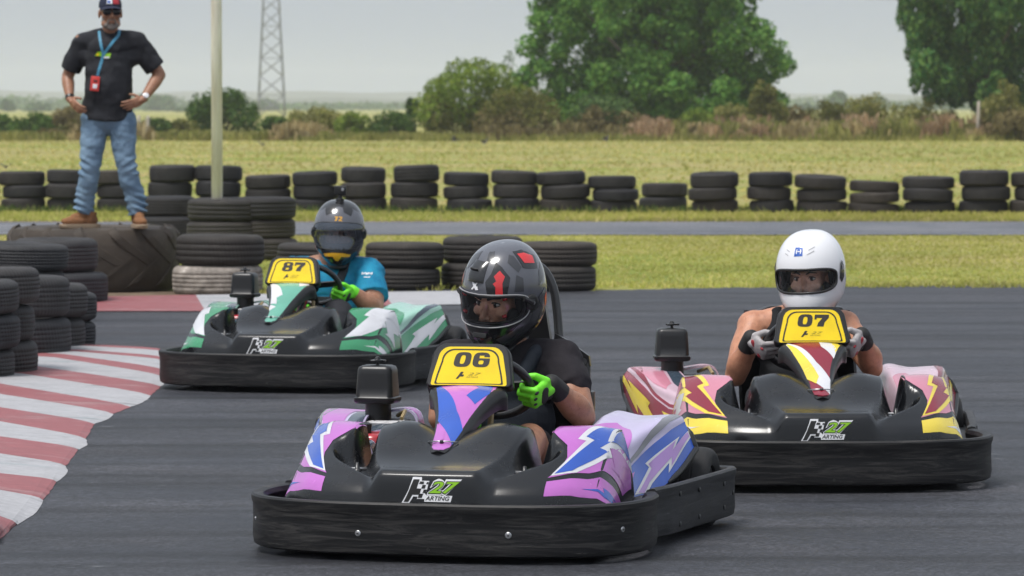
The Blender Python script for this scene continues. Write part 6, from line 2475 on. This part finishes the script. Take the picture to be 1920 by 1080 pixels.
# shirt
mb = MB()
tp = [ell((-.008, .01, .92), (.196, .150, .14)), ell((-.003, -.012, 1.06), (.190, .156, .24)), ell((0, 0, 1.18), (.188, .148, .2)), ell((.004, .015, 1.30), (.202, .142, .17)), cap(sh[-1] + Vector((.02, 0, -.005)), sh[1] + Vector((-.02, 0, -.005)), .074, .074),
      cap((.01, .02, 1.36), (.013, .006, 1.500), .110, .078, flat1=True), ell((.005, -.012, 1.38), (.17, .118, .12))]
for s in (-1, 1):
    tp += [cap((.01, .02, 1.468), sh[s] + Vector((-s * .02, 0, .0)), .074, .080), cap(sh[s], sh[s].lerp(elb[s], .40), .076, .078), cap(sh[s].lerp(elb[s], .1), sh[s].lerp(elb[s], .80), .076, .084, flat1=True), cap((s * .13, .02, 1.30), sh[s].lerp(elb[s], .3), .09, .07)]
tp.append(cap((-.010, .008, .98), (-.012, .008, .82), .188, .196, flat1=True, sx=1.0, sy=.78, R=Matrix(((1, 0, 0), (0, -1, 0), (0, 0, -1)))))
mb.add(*wrinkle(fuse(tp, .0075, 14), .012, 6.5, 1.3, 2.0), m_teem)
bv = BVHTree.FromPolygons([Vector(v) for v in mb.v], mb.f)


def chest_pt(x, z, off=.004):
    h = bv.ray_cast(Vector((x, -1, z)), Vector((0, 1, 0)))
    return (h[0] if h[0] else Vector((x, -.13, z))) + Vector((0, -off, 0))


for (poly, m_) in (([(-.095, 1.318), (-.07, 1.35), (-.02, 1.352), (-.035, 1.312)], m_lime), ([(-.085, 1.32), (-.075, 1.34), (-.06, 1.335), (-.07, 1.315)], m_yel), ([(-.022, 1.335), (.032, 1.338), (.022, 1.30), (-.03, 1.30)], m_lime), ([(-.03, 1.312), (.02, 1.312), (.015, 1.298), (-.035, 1.298)], m_wht)):
    V2, T = region([poly], [], .012)
    mb.add([chest_pt(u, v, .0035 if m_ is m_lime else .005) for u, v in V2], T, m_)
mb.build('shirt', man, angle=70)
# jeans
mb = MB()
jp = [ell(pel + Vector((0, 0, -.02)), (.188, .142, .125)), ell((-.01, .04, .80), (.17, .13, .1))]
for s in (-1, 1):
    jp += chain([hip[s] + Vector((s * .012, 0, 0)), hip[s].lerp(kn[s], .55), kn[s]], [.108, .096, .080]) + chain([kn[s], kn[s].lerp(an[s], .35), an[s] + Vector((0, 0, .10))], [.080, .080, .071])
    jp.append(cap(kn[s].lerp(an[s], .6), an[s] + Vector((0, 0, .015)), .068, .074, flat1=True))
vf = fuse(jp, .0075, 2)


def folds(v):
    k = 0.0
    for s in (-1, 1):
        if v.x * s > -.02:
            t = (v.z - .14) / .12
            k = .0045 * math.exp(-t * t) * sin(v.z * 120 + v.x * 40) + .004 * math.exp(-((v.z - .47) / .07) ** 2) * sin(v.z * 95 - v.x * 60 * s)
    return k


vf = ([Vector((v.x * (1 + folds(v) / .08), v.y - folds(v) * (1 if v.y < 0 else -1), v.z)) for v in vf[0]], vf[1])
mb.add(*wrinkle(vf, .009, 8, 1.8, 7.0), m_denim)
mb.tube([q_(212, 248, -.135), q_(224, 272, -.128), q_(251, 262, -.085)], .0035, m_denim, 6)
mb.build('jeans', man, angle=70)
# boots
for s in (-1, 1):
    mb = MB()
    yaw = radians(-66 if s < 0 else 14)
    Mb = Matrix.Translation(Vector((an[s].x + (.03 if s < 0 else 0), an[s].y + .0, 0))) @ Matrix.Rotation(yaw, 4, 'Z')
    up = fuse([ell((0, .02, .06), (.047, .062, .05)), cap((0, .015, .06), (0, .02, .125), .050, .055, flat1=True), ell((0, -.09, .055), (.048, .105, .040)), ell((0, -.15, .05), (.047, .065, .032)), cap((0, -.02, .105), (0, -.11, .075), .036, .034)], .006, 3, Mb)
    mb.add(*wrinkle(up, .004, 18, 1, 1.0), m_boot)
    for k in range(4):
        y = -.035 - k * .026
        mb.tube([Mb @ Vector((-.028, y, .118 - k * .0105)), Mb @ Vector((0, y, .132 - k * .012)), Mb @ Vector((.028, y, .118 - k * .0105))], .0035, m_sole, 6)
    bo = mb.build('boot', man, angle=70)
    mb = MB()
    out = [(.05 * cos(a), .07 * sin(a) + .03) for a in [pi * i / 10 for i in range(11)]] + [(-.05, -.05), (-.053, -.12)] + [(.052 * cos(a), -.16 + .065 * sin(a)) for a in [pi + pi * i / 12 for i in range(13)]] + [(.053, -.12), (.05, -.05)]
    mb.loft([[Mb @ Vector((x * k, y * k, z)) for x, y in out] for z, k in ((0.0, .97), (.006, 1.0), (.026, 1.02), (.032, 1.0))], m_sole)
    mb.build('sole', bo, angle=40)
# cap
mb = MB()
Cm = HM @ Matrix.Translation((0, .006, .052))
dome = [(sin(pi / 2 * i / 10) * 1.0, cos(pi / 2 * i / 10)) for i in range(1, 11)] + [(1.0, -.15)]
mb.lathe([(r * .086, z * .092 + .0) for r, z in dome[::-1]], m_cap, 30, Cm @ Matrix.Diagonal((.97, 1.18, 1, 1)), closed=False)
sec = []
for i in range(13):
    a = -1.15 + 2.3 * i / 12
    x0, y0 = .083 * sin(a), -.100 * cos(a)
    ln = .062 * cos(a * .75)
    zz = -.006 - .016 * (sin(a)) ** 2
    sec.append([Cm @ Vector((x0, y0 + .02, zz + .008)), Cm @ Vector((x0 * 1.02, y0 - ln, zz - .012)), Cm @ Vector((x0 * 1.02, y0 - ln, zz - .016)), Cm @ Vector((x0, y0 + .02, zz + .002))])
mb.loft(sec, m_cap)


def cs(a, b):
    return Cm @ Vector((.0845 * sin(a) * cos(b), -.1025 * cos(a) * cos(b), .093 * sin(b)))


mb.region(region([[(-.45, .12), (.05, .12), (.02, .55), (-.4, .5)]], [], .1), cs, .002, m_wht)
mb.region(region([[(-.40, .18), (-.1, .18), (-.12, .4), (-.35, .4)]], [], .1), cs, .0035, m_hblue)
mb.region(region([[(.12, .12), (.75, .12), (.7, .5), (.1, .55)]], [], .1), cs, .002, m_capred)
mb.build('cap', man, angle=50)
# sunglasses
mb = MB()
for s in (-1, 1):
    c_ = Vector((s * .034, -.110, .008))
    out = sup(0, -.001, .031, .025, 2.4, 22)
    mb.loft([[HM @ (c_ + Vector((x * k, dy + abs(s * .033 + x) * .16, z * k))) for x, z in out] for dy, k in ((.006, 1.0), (0, 1.0), (-.002, .9))], m_lens)
    mb.tube([HM @ Vector((s * .060, -.094, .014)), HM @ Vector((s * .082, -.04, .012)), HM @ Vector((s * .084, .02, .006))], .0028, m_lens, 6)
mb.tube([HM @ Vector((-.010, -.105, .014)), HM @ Vector((0, -.108, .017)), HM @ Vector((.010, -.105, .014))], .003, m_lens, 6)
mb.build('sunglasses', man, angle=50)
# lanyard with badge
mb = MB()


def ribbon(pts, w_, m_):
    secs = []
    for i, p in enumerate(pts):
        a, b = pts[max(0, i - 1)], pts[min(len(pts) - 1, i + 1)]
        t = (b - a).normalized()
        x = t.cross(Vector((0, -1, 0))).normalized()
        secs.append([p + x * w_, p + x * w_ + Vector((0, -.003, 0)), p - x * w_ + Vector((0, -.003, 0)), p - x * w_])
    mb.loft(secs, m_)


def lane(a, b, n=10):
    return [chest_pt(lerp(a[0], b[0], i / n), lerp(a[1], b[1], i / n), .004) for i in range(n + 1)]


ribbon([Vector((-.062, .0, 1.52)), Vector((-.068, -.05, 1.50))] + lane((-.062, 1.475), (-.028, 1.325)), .0105, m_lan)
ribbon([Vector((.085, .0, 1.52)), Vector((.088, -.05, 1.50))] + lane((.082, 1.475), (-.028, 1.325)), .0105, m_lan)
ribbon(lane((-.028, 1.33), (-.072, 1.165)), .0105, m_lan)
mb.build('lanyard', man, angle=40)
mb = MB()
c_ = chest_pt(-.088, 1.105, .016)
mb.box(c_, (.068, .018, .112), m_badge, Euler((0, radians(6), 0)).to_matrix(), bev=.006)
mb.box(c_ + Vector((0, -.0085, -.02)), (.034, .005, .034), m_wht, Euler((0, radians(6), 0)).to_matrix(), bev=.002)
mb.box(c_ + Vector((.004, -.0085, .02)), (.030, .005, .016), m_ink, Euler((0, radians(6), 0)).to_matrix(), bev=.002)
mb.build('badge', man, angle=40)
# watches
mb = MB()
fd = (wri[1] - elb[1]).normalized()
wp = wri[1] - fd * .022
R = rotz(fd)
mb.lathe([(.0335, -.011), (.0365, -.009), (.0365, .009), (.0335, .011), (.031, .009), (.031, -.009)], m_steel2, 24, Matrix.Translation(wp) @ R.to_4x4())
fc = Vector((.25, -.95, .15)).normalized()
fc = (fc - fd * fc.dot(fd)).normalized()
mb.lathe([(.021, .030), (.021, .042), (.018, .044), (.002, .044)], m_wht, 22, Matrix.Translation(wp) @ rotz(fc).to_4x4(), closed=False)
mb.build('wristwatch', man, angle=40)
mb = MB()
fd = (wri[-1] - elb[-1]).normalized()
wp = wri[-1] - fd * .02
mb.lathe([(.0335, -.013), (.0365, -.011), (.0365, .011), (.0335, .013), (.031, .011), (.031, -.011)], m_ink, 24, Matrix.Translation(wp) @ rotz(fd).to_4x4())
mb.build('wristband', man, angle=40)
